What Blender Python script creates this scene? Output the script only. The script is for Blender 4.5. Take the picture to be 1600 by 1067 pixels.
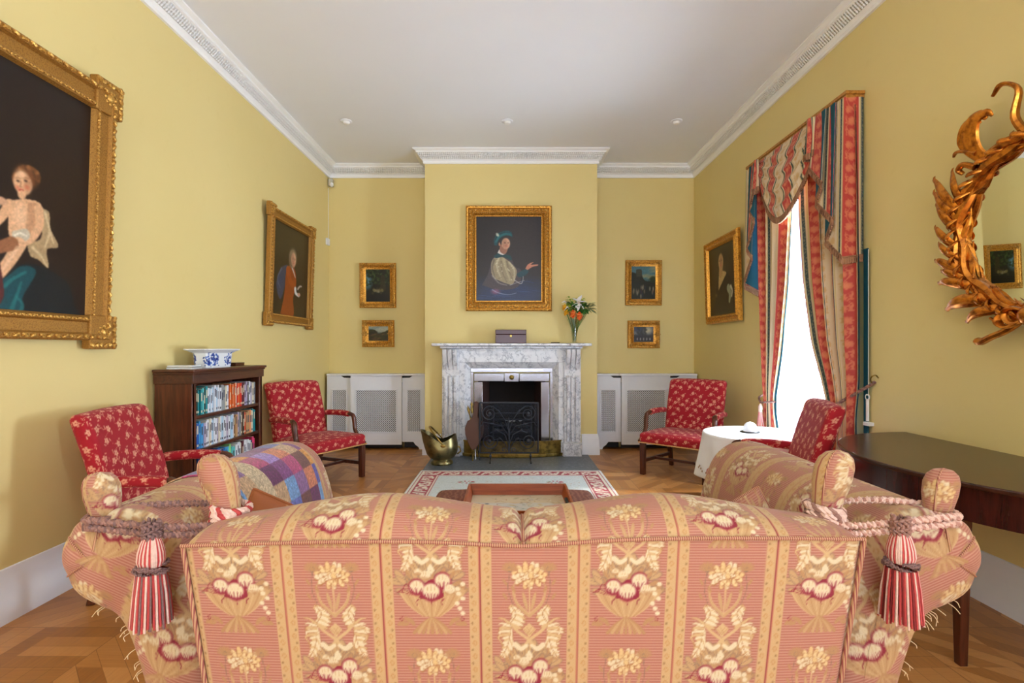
import bpy, bmesh, math, random
import numpy as np
from mathutils import Vector, Matrix
random.seed(7); rng = np.random.default_rng(7)
PI = math.pi
S = bpy.context.scene
for o in list(bpy.data.objects): bpy.data.objects.remove(o)

# ------------------------------------------------------------------ camera, world, light, exposure
CAMZ = 1.35
cam = bpy.data.objects.new('camera', bpy.data.cameras.new('camera'))
S.collection.objects.link(cam)
cam.location = (0, 0, CAMZ); cam.rotation_euler = (PI/2, 0, 0)
cam.data.sensor_width = 36; cam.data.lens = 18.0; cam.data.clip_start = 0.05
cam.data.shift_x = 3/1600; cam.data.shift_y = 11.5/1600
S.camera = cam
S.view_settings.view_transform = 'Standard'; S.view_settings.look = 'None'
S.view_settings.gamma = 1; S.view_settings.use_curve_mapping = False
S.view_settings.exposure = 0.56
S.cycles.max_bounces = 10; S.cycles.diffuse_bounces = 6; S.cycles.caustics_reflective = False; S.cycles.caustics_refractive = False

world = bpy.data.worlds.new('world'); S.world = world; world.use_nodes = True
bg = world.node_tree.nodes['Background']
bg.inputs[0].default_value = (0.88, 0.94, 1.0, 1); bg.inputs[1].default_value = 4.0

def area(name, loc, rot, sx, sy, power, col=(1, 1, 1)):
    d = bpy.data.lights.new(name, 'AREA'); d.shape = 'RECTANGLE'; d.size = sx; d.size_y = sy
    d.energy = power; d.color = col
    o = bpy.data.objects.new(name, d); S.collection.objects.link(o)
    o.location = loc; o.rotation_euler = rot
    return o
# daylight just outside the real window openings (beside the curtains, behind the camera)
area('daylight_side_window', (3.2, 4.42, 1.9), (0, PI/2, 0), 2.7, 1.5, 360, (0.75, 0.88, 1.0))
for i, (x, p) in enumerate(((-1.45, 14), (0.0, 18), (1.45, 26))):
    area('daylight_rear_window', (x, -4.75, 1.95), (PI/2, 0, 0), 1.1, 2.5, p, (0.75, 0.88, 1.0))
area('daylight_near_side_window', (3.2, -1.0, 1.95), (0, PI/2, 0), 2.6, 1.15, 110, (0.75, 0.88, 1.0))
# added unseen lamps aimed up through the same windows to brighten the ceiling
area('ceiling_fill_side', (4.3, 4.42, .2), (0, math.radians(128), 0), 1.6, 2.2, 260, (0.84, 0.91, 1.0))
area('ceiling_fill_near_side', (4.3, -1.0, .2), (0, math.radians(128), 0), 1.6, 2.2, 420, (0.84, 0.91, 1.0))
for x in (-1.45, 0.0, 1.45): area('ceiling_fill_rear', (x, -6.2, .2), (math.radians(124), 0, 0), 1.4, 1.6, 200, (0.84, 0.91, 1.0))

sun_d = bpy.data.lights.new('sun', 'SUN'); sun_d.energy = 2.2; sun_d.angle = math.radians(2.5); sun_d.color = (1.0, 0.95, 0.86)
sun = bpy.data.objects.new('sun', sun_d); S.collection.objects.link(sun)
sun.rotation_euler = Vector((-.75, .20, -1.0)).to_track_quat('-Z', 'Y').to_euler()

# ------------------------------------------------------------------ helpers
def lin(c):
    c = np.asarray(c, dtype=float)/255.0
    return np.where(c <= 0.04045, c/12.92, ((c+0.055)/1.055)**2.4)
def L4(c): return tuple(float(x) for x in lin(c)) + (1.0,)
def link(o, parent=None):
    S.collection.objects.link(o)
    if parent is not None: o.parent = parent
    return o
def tag(o, label=None, cat=None, group=None, kind=None):
    if label: o['label'] = label
    if cat: o['category'] = cat
    if group: o['group'] = group
    if kind: o['kind'] = kind
    return o
def empty(name, loc=(0, 0, 0), rz=0, label=None, cat=None, group=None):
    o = bpy.data.objects.new(name, None); o.empty_display_size = 0.05
    link(o); o.location = loc; o.rotation_euler = (0, 0, rz)
    return tag(o, label, cat, group)
def copy_tree(o, parent=None):
    c = o.copy(); S.collection.objects.link(c); c.parent = parent
    for ch in list(o.children): copy_tree(ch, c)
    return c

class MB:
    """collects shapes, then links them as ONE mesh object"""
    def __init__(s): s.v = []; s.f = []; s.m = []; s.cm = 0
    def add(s, V, F):
        b = len(s.v); s.v.extend([tuple(p) for p in V])
        for f in F: s.f.append(tuple(int(i)+b for i in f)); s.m.append(s.cm)
        return s
    def mi(s, i): s.cm = i; return s
    def box(s, a, b):
        x0, y0, z0 = a; x1, y1, z1 = b
        V = [(x0,y0,z0),(x1,y0,z0),(x1,y1,z0),(x0,y1,z0),(x0,y0,z1),(x1,y0,z1),(x1,y1,z1),(x0,y1,z1)]
        return s.add(V, [(0,3,2,1),(4,5,6,7),(0,1,5,4),(1,2,6,5),(2,3,7,6),(3,0,4,7)])
    def hexa(s, b4, t4):
        return s.add(list(b4)+list(t4), [(0,3,2,1),(4,5,6,7),(0,1,5,4),(1,2,6,5),(2,3,7,6),(3,0,4,7)])
    def prism(s, poly, axis, a, b):
        n = len(poly)
        def P(p, t):
            if axis == 'x': return (t, p[0], p[1])
            if axis == 'y': return (p[0], t, p[1])
            return (p[0], p[1], t)
        V = [P(p, a) for p in poly]+[P(p, b) for p in poly]
        F = [tuple(range(n))[::-1], tuple(range(n, 2*n))]+[(i, (i+1) % n, n+(i+1) % n, n+i) for i in range(n)]
        return s.add(V, F)
    def tube(s, path, r, n=8, flat=1.0, cap=True, up=None):
        P = [Vector(p) for p in path]; m = len(P)
        rr = list(r) if hasattr(r, '__len__') else [r]*m
        V = []; prev = None
        for i in range(m):
            t = (P[min(i+1, m-1)]-P[max(i-1, 0)])
            if t.length < 1e-9: t = Vector((0, 0, 1))
            t.normalize()
            if prev is None:
                a = Vector(up) if up else (Vector((0, 0, 1)) if abs(t.z) < 0.9 else Vector((1, 0, 0)))
                nrm = (a-t*a.dot(t)).normalized()
            else:
                nrm = prev-t*prev.dot(t)
                nrm = nrm.normalized() if nrm.length > 1e-6 else prev
            prev = nrm; bi = t.cross(nrm)
            for k in range(n):
                an = 2*PI*k/n
                V.append(P[i]+nrm*(math.cos(an)*rr[i]*flat)+bi*(math.sin(an)*rr[i]))
        F = [(i*n+k, i*n+(k+1) % n, (i+1)*n+(k+1) % n, (i+1)*n+k) for i in range(m-1) for k in range(n)]
        if cap: F += [tuple(range(n))[::-1], tuple((m-1)*n+k for k in range(n))]
        return s.add(V, F)
    def lathe(s, prof, c=(0, 0, 0), n=24, sx=1, sy=1):
        V = []
        for r, z in prof:
            for k in range(n):
                an = 2*PI*k/n; V.append((c[0]+r*math.cos(an)*sx, c[1]+r*math.sin(an)*sy, c[2]+z))
        m = len(prof)
        F = [(i*n+k, i*n+(k+1) % n, (i+1)*n+(k+1) % n, (i+1)*n+k) for i in range(m-1) for k in range(n)]
        F += [tuple(range(n))[::-1], tuple((m-1)*n+k for k in range(n))]
        return s.add(V, F)
    def ball(s, c, r, n=8, m=5, M=None):
        r = (r, r, r) if not hasattr(r, '__len__') else r
        V = [(0, 0, -r[2])]; F = []
        for j in range(1, m):
            ph = -PI/2+PI*j/m
            for k in range(n):
                an = 2*PI*k/n; V.append((r[0]*math.cos(ph)*math.cos(an), r[1]*math.cos(ph)*math.sin(an), r[2]*math.sin(ph)))
        V.append((0, 0, r[2])); T = len(V)-1
        for k in range(n): F.append((0, 1+(k+1) % n, 1+k)); F.append((T, T-n+k, T-n+(k+1) % n))
        for j in range(m-2):
            for k in range(n): F.append((1+j*n+k, 1+j*n+(k+1) % n, 1+(j+1)*n+(k+1) % n, 1+(j+1)*n+k))
        if M is not None: V = [M @ Vector(p) for p in V]
        return s.add([(p[0]+c[0], p[1]+c[1], p[2]+c[2]) for p in V], F)
    def grid(s, A, cu=False, cv=False):
        nu, nv = A.shape[:2]; V = A.reshape(-1, 3)
        F = []
        for i in range(nu if cu else nu-1):
            for j in range(nv if cv else nv-1):
                F.append((i*nv+j, ((i+1) % nu)*nv+j, ((i+1) % nu)*nv+(j+1) % nv, i*nv+(j+1) % nv))
        return s.add(V, F)
    def build(s, name, mats, parent=None, bevel=0, seg=2, smooth=True, M=None, ang=40, solid=0):
        me = bpy.data.meshes.new(name)
        vs = s.v if M is None else [tuple(M @ Vector(p)) for p in s.v]
        me.from_pydata(vs, [], s.f); me.update()
        mats = mats if isinstance(mats, (list, tuple)) else [mats]
        for m in mats: me.materials.append(m)
        if len(mats) > 1: me.polygons.foreach_set('material_index', s.m)
        if smooth:
            me.polygons.foreach_set('use_smooth', [True]*len(me.polygons)); me.set_sharp_from_angle(angle=math.radians(ang))
        o = link(bpy.data.objects.new(name, me), parent)
        if bevel:
            b = o.modifiers.new('bevel', 'BEVEL'); b.width = bevel; b.segments = seg; b.limit_method = 'ANGLE'; b.angle_limit = math.radians(35)
            b.use_clamp_overlap = True; b.harden_normals = False
        if solid:
            d = o.modifiers.new('solid', 'SOLIDIFY'); d.thickness = solid; d.offset = 0
        return o

def np_obj(name, V, F, m, parent=None, col=None, mask=None, smooth=True, solid=0):
    """fast quad mesh with pigment stored per vertex (col: sRGB 0..1 linear rgb)"""
    V = np.asarray(V, dtype=np.float32).reshape(-1, 3); F = np.asarray(F, dtype=np.int32)
    me = bpy.data.meshes.new(name)
    me.vertices.add(len(V)); me.vertices.foreach_set('co', V.ravel())
    me.loops.add(F.size); me.loops.foreach_set('vertex_index', F.ravel())
    me.polygons.add(len(F)); me.polygons.foreach_set('loop_start', np.arange(0, F.size, 4, dtype=np.int32))
    me.update(calc_edges=True)
    if smooth: me.polygons.foreach_set('use_smooth', np.ones(len(F), dtype=bool))
    if col is not None:
        a = me.color_attributes.new('Col', 'FLOAT_COLOR', 'POINT')
        C4 = np.ones((len(V), 4), dtype=np.float32); C4[:, :3] = np.asarray(col).reshape(-1, 3)
        if mask is not None: C4[:, 3] = np.asarray(mask).ravel()
        a.data.foreach_set('color', C4.ravel())
    me.materials.append(m)
    o = link(bpy.data.objects.new(name, me), parent)
    if solid:
        d = o.modifiers.new('solid', 'SOLIDIFY'); d.thickness = solid; d.offset = -1
    return o
def gridF(nu, nv, cu=False, cv=False):
    I, J = np.meshgrid(np.arange(nu if cu else nu-1), np.arange(nv if cv else nv-1), indexing='ij')
    I2 = (I+1) % nu; J2 = (J+1) % nv
    return np.stack([I*nv+J, I2*nv+J, I2*nv+J2, I*nv+J2], -1).reshape(-1, 4)

# ------------------------------------------------------------------ pigment painter (woven patterns, oil paintings)
def catmull(pts, k=8):
    P = [np.array(p, float) for p in pts]
    if len(P) < 3: return np.array([P[0]+(P[-1]-P[0])*t for t in np.linspace(0, 1, k)])
    Q = [2*P[0]-P[1]]+P+[2*P[-1]-P[-2]]; out = []
    for i in range(1, len(Q)-2):
        for t in np.linspace(0, 1, k, endpoint=False):
            a, b, c, d = Q[i-1], Q[i], Q[i+1], Q[i+2]
            out.append(0.5*(2*b+(c-a)*t+(2*a-5*b+4*c-d)*t*t+(3*b-a-3*c+d)*t**3))
    out.append(P[-1]); return np.array(out)
class Pic:
    def __init__(s, w, h, col, res, wrap=False):
        s.w, s.h, s.res, s.wrap = w, h, res, wrap
        s.W, s.H = int(round(w*res)), int(round(h*res))
        s.a = np.zeros((s.H, s.W, 3)); s.a[:] = col
        s.k = np.zeros((s.H, s.W))
    def _b(s, x0, x1, y0, y1, fn, col, al):
        offs = [(i, j) for i in (-1, 0, 1) for j in (-1, 0, 1)] if s.wrap else [(0, 0)]
        for i, j in offs:
            ox, oy = i*s.w, j*s.h
            a, b = max(0, int((x0+ox)*s.res)-1), min(s.W, int((x1+ox)*s.res)+2)
            c, d = max(0, int((y0+oy)*s.res)-1), min(s.H, int((y1+oy)*s.res)+2)
            if a >= b or c >= d: continue
            X, Y = np.meshgrid((np.arange(a, b)+.5)/s.res-ox, (np.arange(c, d)+.5)/s.res-oy)
            m = np.clip(fn(X, Y), 0, 1)*al
            s.a[c:d, a:b] = s.a[c:d, a:b]*(1-m[..., None])+np.array(col, float)*m[..., None]
            s.k[c:d, a:b] = np.maximum(s.k[c:d, a:b], m)
    def ell(s, cx, cy, rx, ry, col, rot=0, al=1, soft=0.15):
        R = max(rx, ry)*(1+soft); cr, sr = math.cos(rot), math.sin(rot)
        def fn(X, Y):
            u = ((X-cx)*cr+(Y-cy)*sr)/rx; v = (-(X-cx)*sr+(Y-cy)*cr)/ry
            return (1+soft-np.sqrt(u*u+v*v))/max(2*soft, 1e-3)
        s._b(cx-R, cx+R, cy-R, cy+R, fn, col, al); return s
    def stroke(s, pts, w0, w1, col, al=1, k=6, soft=None):
        P = catmull(pts, k); R = max(w0, w1)+1.5/s.res; n = len(P)-1; sf = soft or 0.7/s.res
        def fn(X, Y):
            best = np.full(X.shape, -9.0)
            for i in range(n):
                a, b = P[i], P[i+1]; d = b-a; L = max(d@d, 1e-12)
                t = np.clip(((X-a[0])*d[0]+(Y-a[1])*d[1])/L, 0, 1)
                D = np.hypot(X-a[0]-t*d[0], Y-a[1]-t*d[1]); w = w0+(w1-w0)*(i+t)/n
                best = np.maximum(best, (w-D)/sf*0.5+0.5)
            return best
        s._b(P[:, 0].min()-R, P[:, 0].max()+R, P[:, 1].min()-R, P[:, 1].max()+R, fn, col, al); return s
    def poly(s, pts, col, al=1, smooth=True):
        P = catmull(list(pts)+[pts[0]], 6) if smooth else np.array(list(pts)+[pts[0]], float)
        def fn(X, Y):
            ins = np.zeros(X.shape, bool)
            for i in range(len(P)-1):
                (xa, ya), (xb, yb) = P[i], P[i+1]
                if ya == yb: continue
                c = ((ya > Y) != (yb > Y)) & (X < (xb-xa)*(Y-ya)/(yb-ya)+xa)
                ins ^= c
            return ins.astype(float)
        s._b(P[:, 0].min(), P[:, 0].max(), P[:, 1].min(), P[:, 1].max(), fn, col, al); return s
    def noise(s, amt, sc=1):
        n = rng.normal(0, amt, (s.H//sc+1, s.W//sc+1)).repeat(sc, 0).repeat(sc, 1)[:s.H, :s.W]
        s.a = np.clip(s.a*(1+n[..., None]), 0, 255); return s
    def blur(s, n=1):
        for _ in range(n):
            for ax in (0, 1): s.a = (np.roll(s.a, 1, ax)+2*s.a+np.roll(s.a, -1, ax))/4
        return s
    def sample(s, u, v, arr=None):
        A = s.a if arr is None else arr
        x = u*s.res-.5; y = v*s.res-.5
        if s.wrap: x = np.mod(x, s.W); y = np.mod(y, s.H)
        else: x = np.clip(x, 0, s.W-1.001); y = np.clip(y, 0, s.H-1.001)
        x0 = np.floor(x).astype(int); y0 = np.floor(y).astype(int); fx = x-x0; fy = y-y0
        x1 = (x0+1) % s.W; y1 = (y0+1) % s.H; x0 %= s.W; y0 %= s.H
        if A.ndim == 3: fx = fx[..., None]; fy = fy[..., None]
        return (A[y0, x0]*(1-fx)+A[y0, x1]*fx)*(1-fy)+(A[y1, x0]*(1-fx)+A[y1, x1]*fx)*fy

# ------------------------------------------------------------------ materials
class NT:
    def __init__(s, name):
        s.m = bpy.data.materials.new(name); s.m.use_nodes = True; s.t = s.m.node_tree; s.n = s.t.nodes; s.l = s.t.links
        s.b = s.n['Principled BSDF']; s.out = s.n['Material Output']
    def new(s, ty, **kw):
        x = s.n.new(ty)
        for k, v in kw.items():
            if k.startswith('_'): setattr(x, k[1:], v)
            else: x.inputs[k.replace('__', ' ')].default_value = v
        return x
    def val(s, sock, v):
        if isinstance(v, bpy.types.NodeSocket): s.l.new(v, sock)
        else: sock.default_value = v
    def math(s, op, a, b=0.0, c=None):
        x = s.n.new('ShaderNodeMath'); x.operation = op; s.val(x.inputs[0], a); s.val(x.inputs[1], b)
        if c is not None: s.val(x.inputs[2], c)
        return x.outputs[0]
    def mix(s, f, a, b, mode='MIX'):
        x = s.n.new('ShaderNodeMixRGB'); x.blend_type = mode; s.val(x.inputs[0], f); s.val(x.inputs[1], a); s.val(x.inputs[2], b)
        return x.outputs[0]
    def coord(s, scale=(1, 1, 1), rot=(0, 0, 0), kind='Object'):
        c = s.n.new('ShaderNodeTexCoord'); mp = s.n.new('ShaderNodeMapping'); s.l.new(c.outputs[kind], mp.inputs[0])
        mp.inputs['Scale'].default_value = scale; mp.inputs['Rotation'].default_value = rot; return mp.outputs[0]
    def noise(s, vec, scale, detail=3, rough=0.5, dist=0):
        x = s.new('ShaderNodeTexNoise', Scale=scale, Detail=detail, Roughness=rough, Distortion=dist); s.l.new(vec, x.inputs['Vector']); return x.outputs['Fac']
    def ramp(s, f, stops):
        x = s.n.new('ShaderNodeValToRGB'); s.l.new(f, x.inputs[0]); e = x.color_ramp.elements
        e[0].position, e[0].color = stops[0][0], stops[0][1]; e[1].position, e[1].color = stops[-1][0], stops[-1][1]
        for p, c in stops[1:-1]: k = e.new(p); k.color = c
        return x.outputs[0]
    def bump(s, h, strength=0.3, dist=0.01):
        x = s.new('ShaderNodeBump', Strength=strength, Distance=dist); s.l.new(h, x.inputs['Height']); s.l.new(x.outputs[0], s.b.inputs['Normal'])
    def set(s, **kw):
        for k, v in kw.items(): s.val(s.b.inputs[k.replace('__', ' ')], v)
        return s.m
def plain(name, c, rough=0.5, metal=0.0, var=0.06, sc=20, bump=0.0, spec=0.5, coat=0):
    t = NT(name); f = t.noise(t.coord(), sc, 3)
    c = L4(c)
    col = t.mix(f, tuple(x*(1-var) for x in c[:3])+(1,), tuple(min(1, x*(1+var)) for x in c[:3])+(1,))
    if bump: t.bump(f, bump, 0.004)
    return t.set(Base__Color=col, Roughness=rough, Metallic=metal, Specular__IOR__Level=spec, Coat__Weight=coat)
def wood(name, a, b, rough=0.35, sc=3, axis=2, spec=0.5, coat=0.0):
    t = NT(name); s = [14, 14, 14]; s[axis] = 1.2
    f = t.noise(t.coord(tuple(s)), sc, 5, 0.6, 0.6)
    return t.set(Base__Color=t.ramp(f, [(0.3, L4(a)), (0.7, L4(b))]), Roughness=rough, Specular__IOR__Level=spec, Coat__Weight=coat, Coat__Roughness=0.15)
def vcol(name, rough=0.9, sheen=0.0, weave=0, lines=None, spec=0.3, amt=0.15):
    """pigment attribute + optional weave bump and woven pin lines"""
    t = NT(name); a = t.n.new('ShaderNodeVertexColor'); a.layer_name = 'Col'; col = a.outputs[0]
    if lines:
        g = t.n.new('ShaderNodeAttribute'); g.attribute_name = 'pin'; v = g.outputs['Fac']
        s_ = t.math('SINE', t.math('MULTIPLY', v, 2*PI/lines[0]))
        m = t.math('MULTIPLY', t.math('MULTIPLY_ADD', s_, 0.5, 0.5), t.math('SUBTRACT', 1.0, a.outputs[1]))
        col = t.mix(t.math('MULTIPLY', m, lines[2]), col, L4(lines[1]))
    if weave:
        f = t.noise(t.coord(), weave, 2); t.bump(f, 0.35, 0.002)
        col = t.mix(amt, col, t.mix(1.0, col, t.ramp(f, [(0.3, (0.55, .55, .55, 1)), (0.7, (1, 1, 1, 1))]), 'MULTIPLY'))
    return t.set(Base__Color=col, Roughness=rough, Sheen__Weight=sheen, Specular__IOR__Level=spec)
def gold(name, c=(196, 142, 52), dark=(92, 56, 18), rough=0.38, sc=60, metal=0.75):
    t = NT(name); f = t.noise(t.coord(), sc, 4, 0.6); t.bump(f, 0.4, 0.004)
    return t.set(Base__Color=t.ramp(f, [(0.32, L4(dark)), (0.55, L4(c))]), Roughness=rough, Metallic=metal)

M = {}
def wallmat():
    t = NT('yellow_wall_paint'); f = t.noise(t.coord(), 0.9, 4, 0.6); g = t.noise(t.coord(), 9, 4, 0.6)
    col = t.mix(f, L4((224, 204, 138)), L4((230, 213, 152)))
    col = t.mix(t.math('MULTIPLY', t.ramp(g, [(0.62, (0, 0, 0, 1)), (0.8, (1, 1, 1, 1))]), 0.12), col, L4((206, 178, 100)))
    t.bump(t.noise(t.coord(), 90, 2), 0.06, 0.002)
    return t.set(Base__Color=col, Roughness=0.55, Specular__IOR__Level=0.3)
M['wall'] = wallmat()
M['ceil'] = plain('ceiling_paint', (233, 236, 243), 0.9, var=0.02, sc=2)
M['white'] = plain('white_paint', (234, 238, 248), 0.45, var=0.02)
M['plaster'] = plain('white_plaster', (240, 240, 240), 0.6, var=0.015)
def cornmat(ax):
    t = NT('moulded_plaster'); v = t.coord(); sp = t.n.new('ShaderNodeSeparateXYZ'); t.l.new(v, sp.inputs[0])
    a = sp.outputs[ax]; z = sp.outputs[2]
    w = t.math('SINE', t.math('MULTIPLY', t.math('ADD', a, t.math('MULTIPLY', z, 0.9)), 2*PI/0.05))
    w2 = t.math('SINE', t.math('MULTIPLY', t.math('SUBTRACT', a, t.math('MULTIPLY', z, 1.4)), 2*PI/0.05))
    band = t.math('MULTIPLY', t.math('GREATER_THAN', z, 3.755), t.math('LESS_THAN', z, 3.82))
    t.bump(t.math('MULTIPLY', t.math('MULTIPLY', w, w2), band), 0.8, 0.012)
    return t.set(Base__Color=L4((245, 247, 251)), Roughness=0.6)
M['corn_x'] = cornmat(0); M['corn_y'] = cornmat(1)
def floormat():
    t = NT('oak_parquet'); v = t.coord(); sp = t.n.new('ShaderNodeSeparateXYZ'); t.l.new(v, sp.inputs[0]); x, y = sp.outputs[0], sp.outputs[1]
    c = 0.62; n = 5
    cx = t.math('FLOOR', t.math('DIVIDE', x, c)); cy = t.math('FLOOR', t.math('DIVIDE', y, c))
    par = t.math('FLOORED_MODULO', t.math('ADD', cx, cy), 2.0)
    row = t.math('FLOORED_MODULO', cy, 2.0)
    h = c/2
    hx = t.math('FLOOR', t.math('DIVIDE', x, h)); hy = t.math('FLOOR', t.math('DIVIDE', y, h)); hp = t.math('FLOORED_MODULO', t.math('ADD', hx, hy), 2.0)
    bw = t.math('ADD', t.math('MULTIPLY', x, hp), t.math('MULTIPLY', y, t.math('SUBTRACT', 1.0, hp)))   # basket weave cell
    dg = t.math('ADD', t.math('MULTIPLY', t.math('ADD', x, y), t.math('MULTIPLY', row, 0.7071)), t.math('MULTIPLY', t.math('SUBTRACT', x, y), t.math('MULTIPLY', t.math('SUBTRACT', 1.0, row), 0.7071)))
    a = t.math('ADD', t.math('MULTIPLY', bw, par), t.math('MULTIPLY', dg, t.math('SUBTRACT', 1.0, par)))
    sid = t.math('FLOOR', t.math('DIVIDE', a, c/8)); fr = t.math('FRACT', t.math('DIVIDE', a, c/8))
    cb = t.n.new('ShaderNodeCombineXYZ'); t.l.new(sid, cb.inputs[0]); t.l.new(t.math('ADD', t.math('MULTIPLY', hx, 7.3), t.math('MULTIPLY', hy, 3.1)), cb.inputs[1]); t.l.new(par, cb.inputs[2])
    wn = t.n.new('ShaderNodeTexWhiteNoise'); t.l.new(cb.outputs[0], wn.inputs[0])
    gx = t.noise(t.coord((2, 30, 1)), 3, 4); gy = t.noise(t.coord((30, 2, 1)), 3, 4)
    g = t.math('ADD', t.math('MULTIPLY', gx, hp), t.math('MULTIPLY', gy, t.math('SUBTRACT', 1.0, hp)))
    f = t.math('ADD', t.math('MULTIPLY', wn.outputs[0], 0.6), t.math('MULTIPLY', g, 0.5))
    col = t.ramp(f, [(0.1, L4((140, 88, 42))), (0.55, L4((180, 122, 64))), (0.95, L4((206, 150, 90)))])
    e1 = t.math('LESS_THAN', fr, 0.03)
    ex = t.math('LESS_THAN', t.math('FRACT', t.math('DIVIDE', x, c)), 0.007); ey = t.math('LESS_THAN', t.math('FRACT', t.math('DIVIDE', y, c)), 0.007)
    e = t.math('MINIMUM', t.math('ADD', e1, t.math('ADD', ex, ey)), 1.0)
    col = t.mix(t.math('MULTIPLY', e, 0.55), col, L4((86, 50, 24)))
    return t.set(Base__Color=col, Roughness=t.math('MULTIPLY_ADD', g, 0.25, 0.22), Specular__IOR__Level=0.4)
M['floor'] = floormat()
M['mahog'] = wood('mahogany', (56, 24, 14), (104, 50, 28), 0.3)
M['mahog_y'] = wood('mahogany_along', (54, 26, 16), (92, 48, 30), 0.32, axis=1)
M['mahog_x'] = wood('mahogany_across', (54, 22, 14), (98, 46, 28), 0.32, axis=0)
M['dkwood'] = wood('dark_polished_wood', (38, 16, 14), (70, 28, 24), 0.2)
M['traywood'] = wood('red_tray_wood', (128, 54, 20), (170, 84, 36), 0.4, axis=0)
M['demitop'] = wood('console_top_wood', (44, 22, 16), (74, 40, 28), 0.24, axis=1)
def marble():
    t = NT('veined_marble'); v = t.coord((1, 1, 1), (0.3, 0.2, 0.7))
    w = t.new('ShaderNodeTexWave', Scale=2.2, Distortion=14.0, Detail=6.0, Detail__Scale=2.5, Detail__Roughness=0.7); t.l.new(v, w.inputs['Vector'])
    n = t.noise(v, 9, 6, 0.7, 1.2)
    col = t.ramp(w.outputs['Fac'], [(0.0, L4((164, 168, 182))), (0.06, L4((206, 209, 218))), (0.4, L4((224, 226, 233)))])
    col = t.mix(t.math('MULTIPLY', t.ramp(n, [(0.5, (0, 0, 0, 1)), (0.62, (1, 1, 1, 1))]), 0.4), col, L4((160, 163, 178)))
    return t.set(Base__Color=col, Roughness=0.3)
M['marble'] = marble()
def slate():
    t = NT('slate_hearth'); n = t.noise(t.coord(), 30, 6, 0.7)
    return t.set(Base__Color=t.ramp(n, [(0.35, L4((72, 80, 88))), (0.6, L4((100, 108, 116))), (0.72, L4((150, 156, 162)))]), Roughness=0.4)
M['slate'] = slate()
M['gold'] = gold('gilt_frame', (222, 164, 70), (150, 94, 34))
M['gold2'] = gold('pale_gilt', (222, 176, 92), (140, 92, 38), 0.4, 90)
M['goldflat'] = gold('sanded_gilt', (176, 128, 56), (134, 92, 38), 0.55, 150, 0.5)
M['goldm'] = gold('mirror_gilt', (214, 136, 48), (132, 68, 20), 0.27, 30, 0.8)
M['brass'] = gold('aged_brass', (170, 144, 76), (96, 84, 48), 0.3, 14, 0.95)
M['brassd'] = gold('tarnished_brass', (140, 128, 88), (74, 74, 58), 0.35, 9, 0.9)
M['steel'] = plain('polished_steel', (172, 172, 182), 0.22, 0.95, var=0.15, sc=12, bump=0.15)
M['iron'] = plain('black_iron', (58, 60, 68), 0.42, 0.6, sc=30)
M['soot'] = plain('sooty_firebrick', (26, 20, 20), 0.95, sc=12, var=0.4)
M['brick'] = plain('sooty_red_fireclay', (62, 32, 28), 0.9, sc=12, var=0.4)
M['leather'] = plain('brown_leather', (84, 46, 34), 0.45, sc=20)
M['black'] = plain('black', (14, 14, 16), 0.5)
M['chrome'] = plain('light_metal', (210, 214, 220), 0.25, 0.6)
M['cloth'] = plain('white_tablecloth', (240, 240, 244), 0.85, var=0.02)
M['porc'] = plain('white_porcelain', (236, 240, 246), 0.2, var=0.02)
M['teal'] = plain('teal_lining', (10, 80, 98), 0.75, var=0.1)
M['rope'] = plain('brown_rope', (146, 108, 98), 0.8, sc=150, var=0.35)
M['rope2'] = plain('pale_rope', (216, 184, 172), 0.8, sc=150, var=0.25)
M['rope3'] = plain('red_rope', (176, 60, 60), 0.8, sc=150, var=0.25)
M['ropeg'] = plain('mauve_grey_rope', (122, 92, 90), 0.85, sc=200, var=0.4)
M['fringe'] = None
def fringemat():
    t = NT('bullion_fringe'); f = t.noise(t.coord((1, 260, 12)), 1, 2)
    return t.set(Base__Color=t.ramp(f, [(0.35, L4((86, 58, 44))), (0.5, L4((150, 104, 76))), (0.65, L4((176, 136, 104)))]), Roughness=0.9)
M['fringe'] = fringemat()
def glassmat(name, tint=(1, 1, 1, 1)):
    t = NT(name); g = t.new('ShaderNodeBsdfGlossy', Roughness=0.02); tr = t.n.new('ShaderNodeBsdfTransparent'); tr.inputs[0].default_value = tint
    mx = t.n.new('ShaderNodeMixShader'); mx.inputs[0].default_value = 0.05; t.l.new(tr.outputs[0], mx.inputs[1]); t.l.new(g.outputs[0], mx.inputs[2])
    t.l.new(mx.outputs[0], t.out.inputs[0]); return t.m
M['pane'] = glassmat('window_glass')
def gauze():
    t = NT('fine_wire_gauze'); tr = t.n.new('ShaderNodeBsdfTransparent'); mx = t.n.new('ShaderNodeMixShader'); mx.inputs[0].default_value = 0.28
    t.set(Base__Color=L4((28, 34, 48)), Roughness=0.5, Metallic=0.3); t.l.new(tr.outputs[0], mx.inputs[1]); t.l.new(t.b.outputs[0], mx.inputs[2]); t.l.new(mx.outputs[0], t.out.inputs[0]); return t.m
M['gauze'] = gauze()
def crystal():
    m = glassmat('cut_glass', (0.90, 0.95, 0.92, 1)); [setattr(n_.inputs[0], 'default_value', 0.16) for n_ in m.node_tree.nodes if n_.type == 'MIX_SHADER']; return m
M['crystal'] = crystal()
t_ = NT('mirror_glass'); M['mirror'] = t_.set(Base__Color=(0.85, 0.88, 0.84, 1), Roughness=0.0, Metallic=1.0)
M['paint'] = vcol('oil_paint', 0.35, weave=0, spec=0.4)
M['sprig'] = vcol('red_sprig_damask', 0.8, 0.1, weave=420)
M['damask'] = vcol('striped_floral_damask', 0.75, 0.15, weave=500, lines=(0.0062, (190, 142, 120), 0.75))
M['curt'] = vcol('striped_curtain_silk', 0.6, 0.1, weave=400)
M['rug'] = vcol('woven_rug', 0.95, 0, weave=260)
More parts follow.
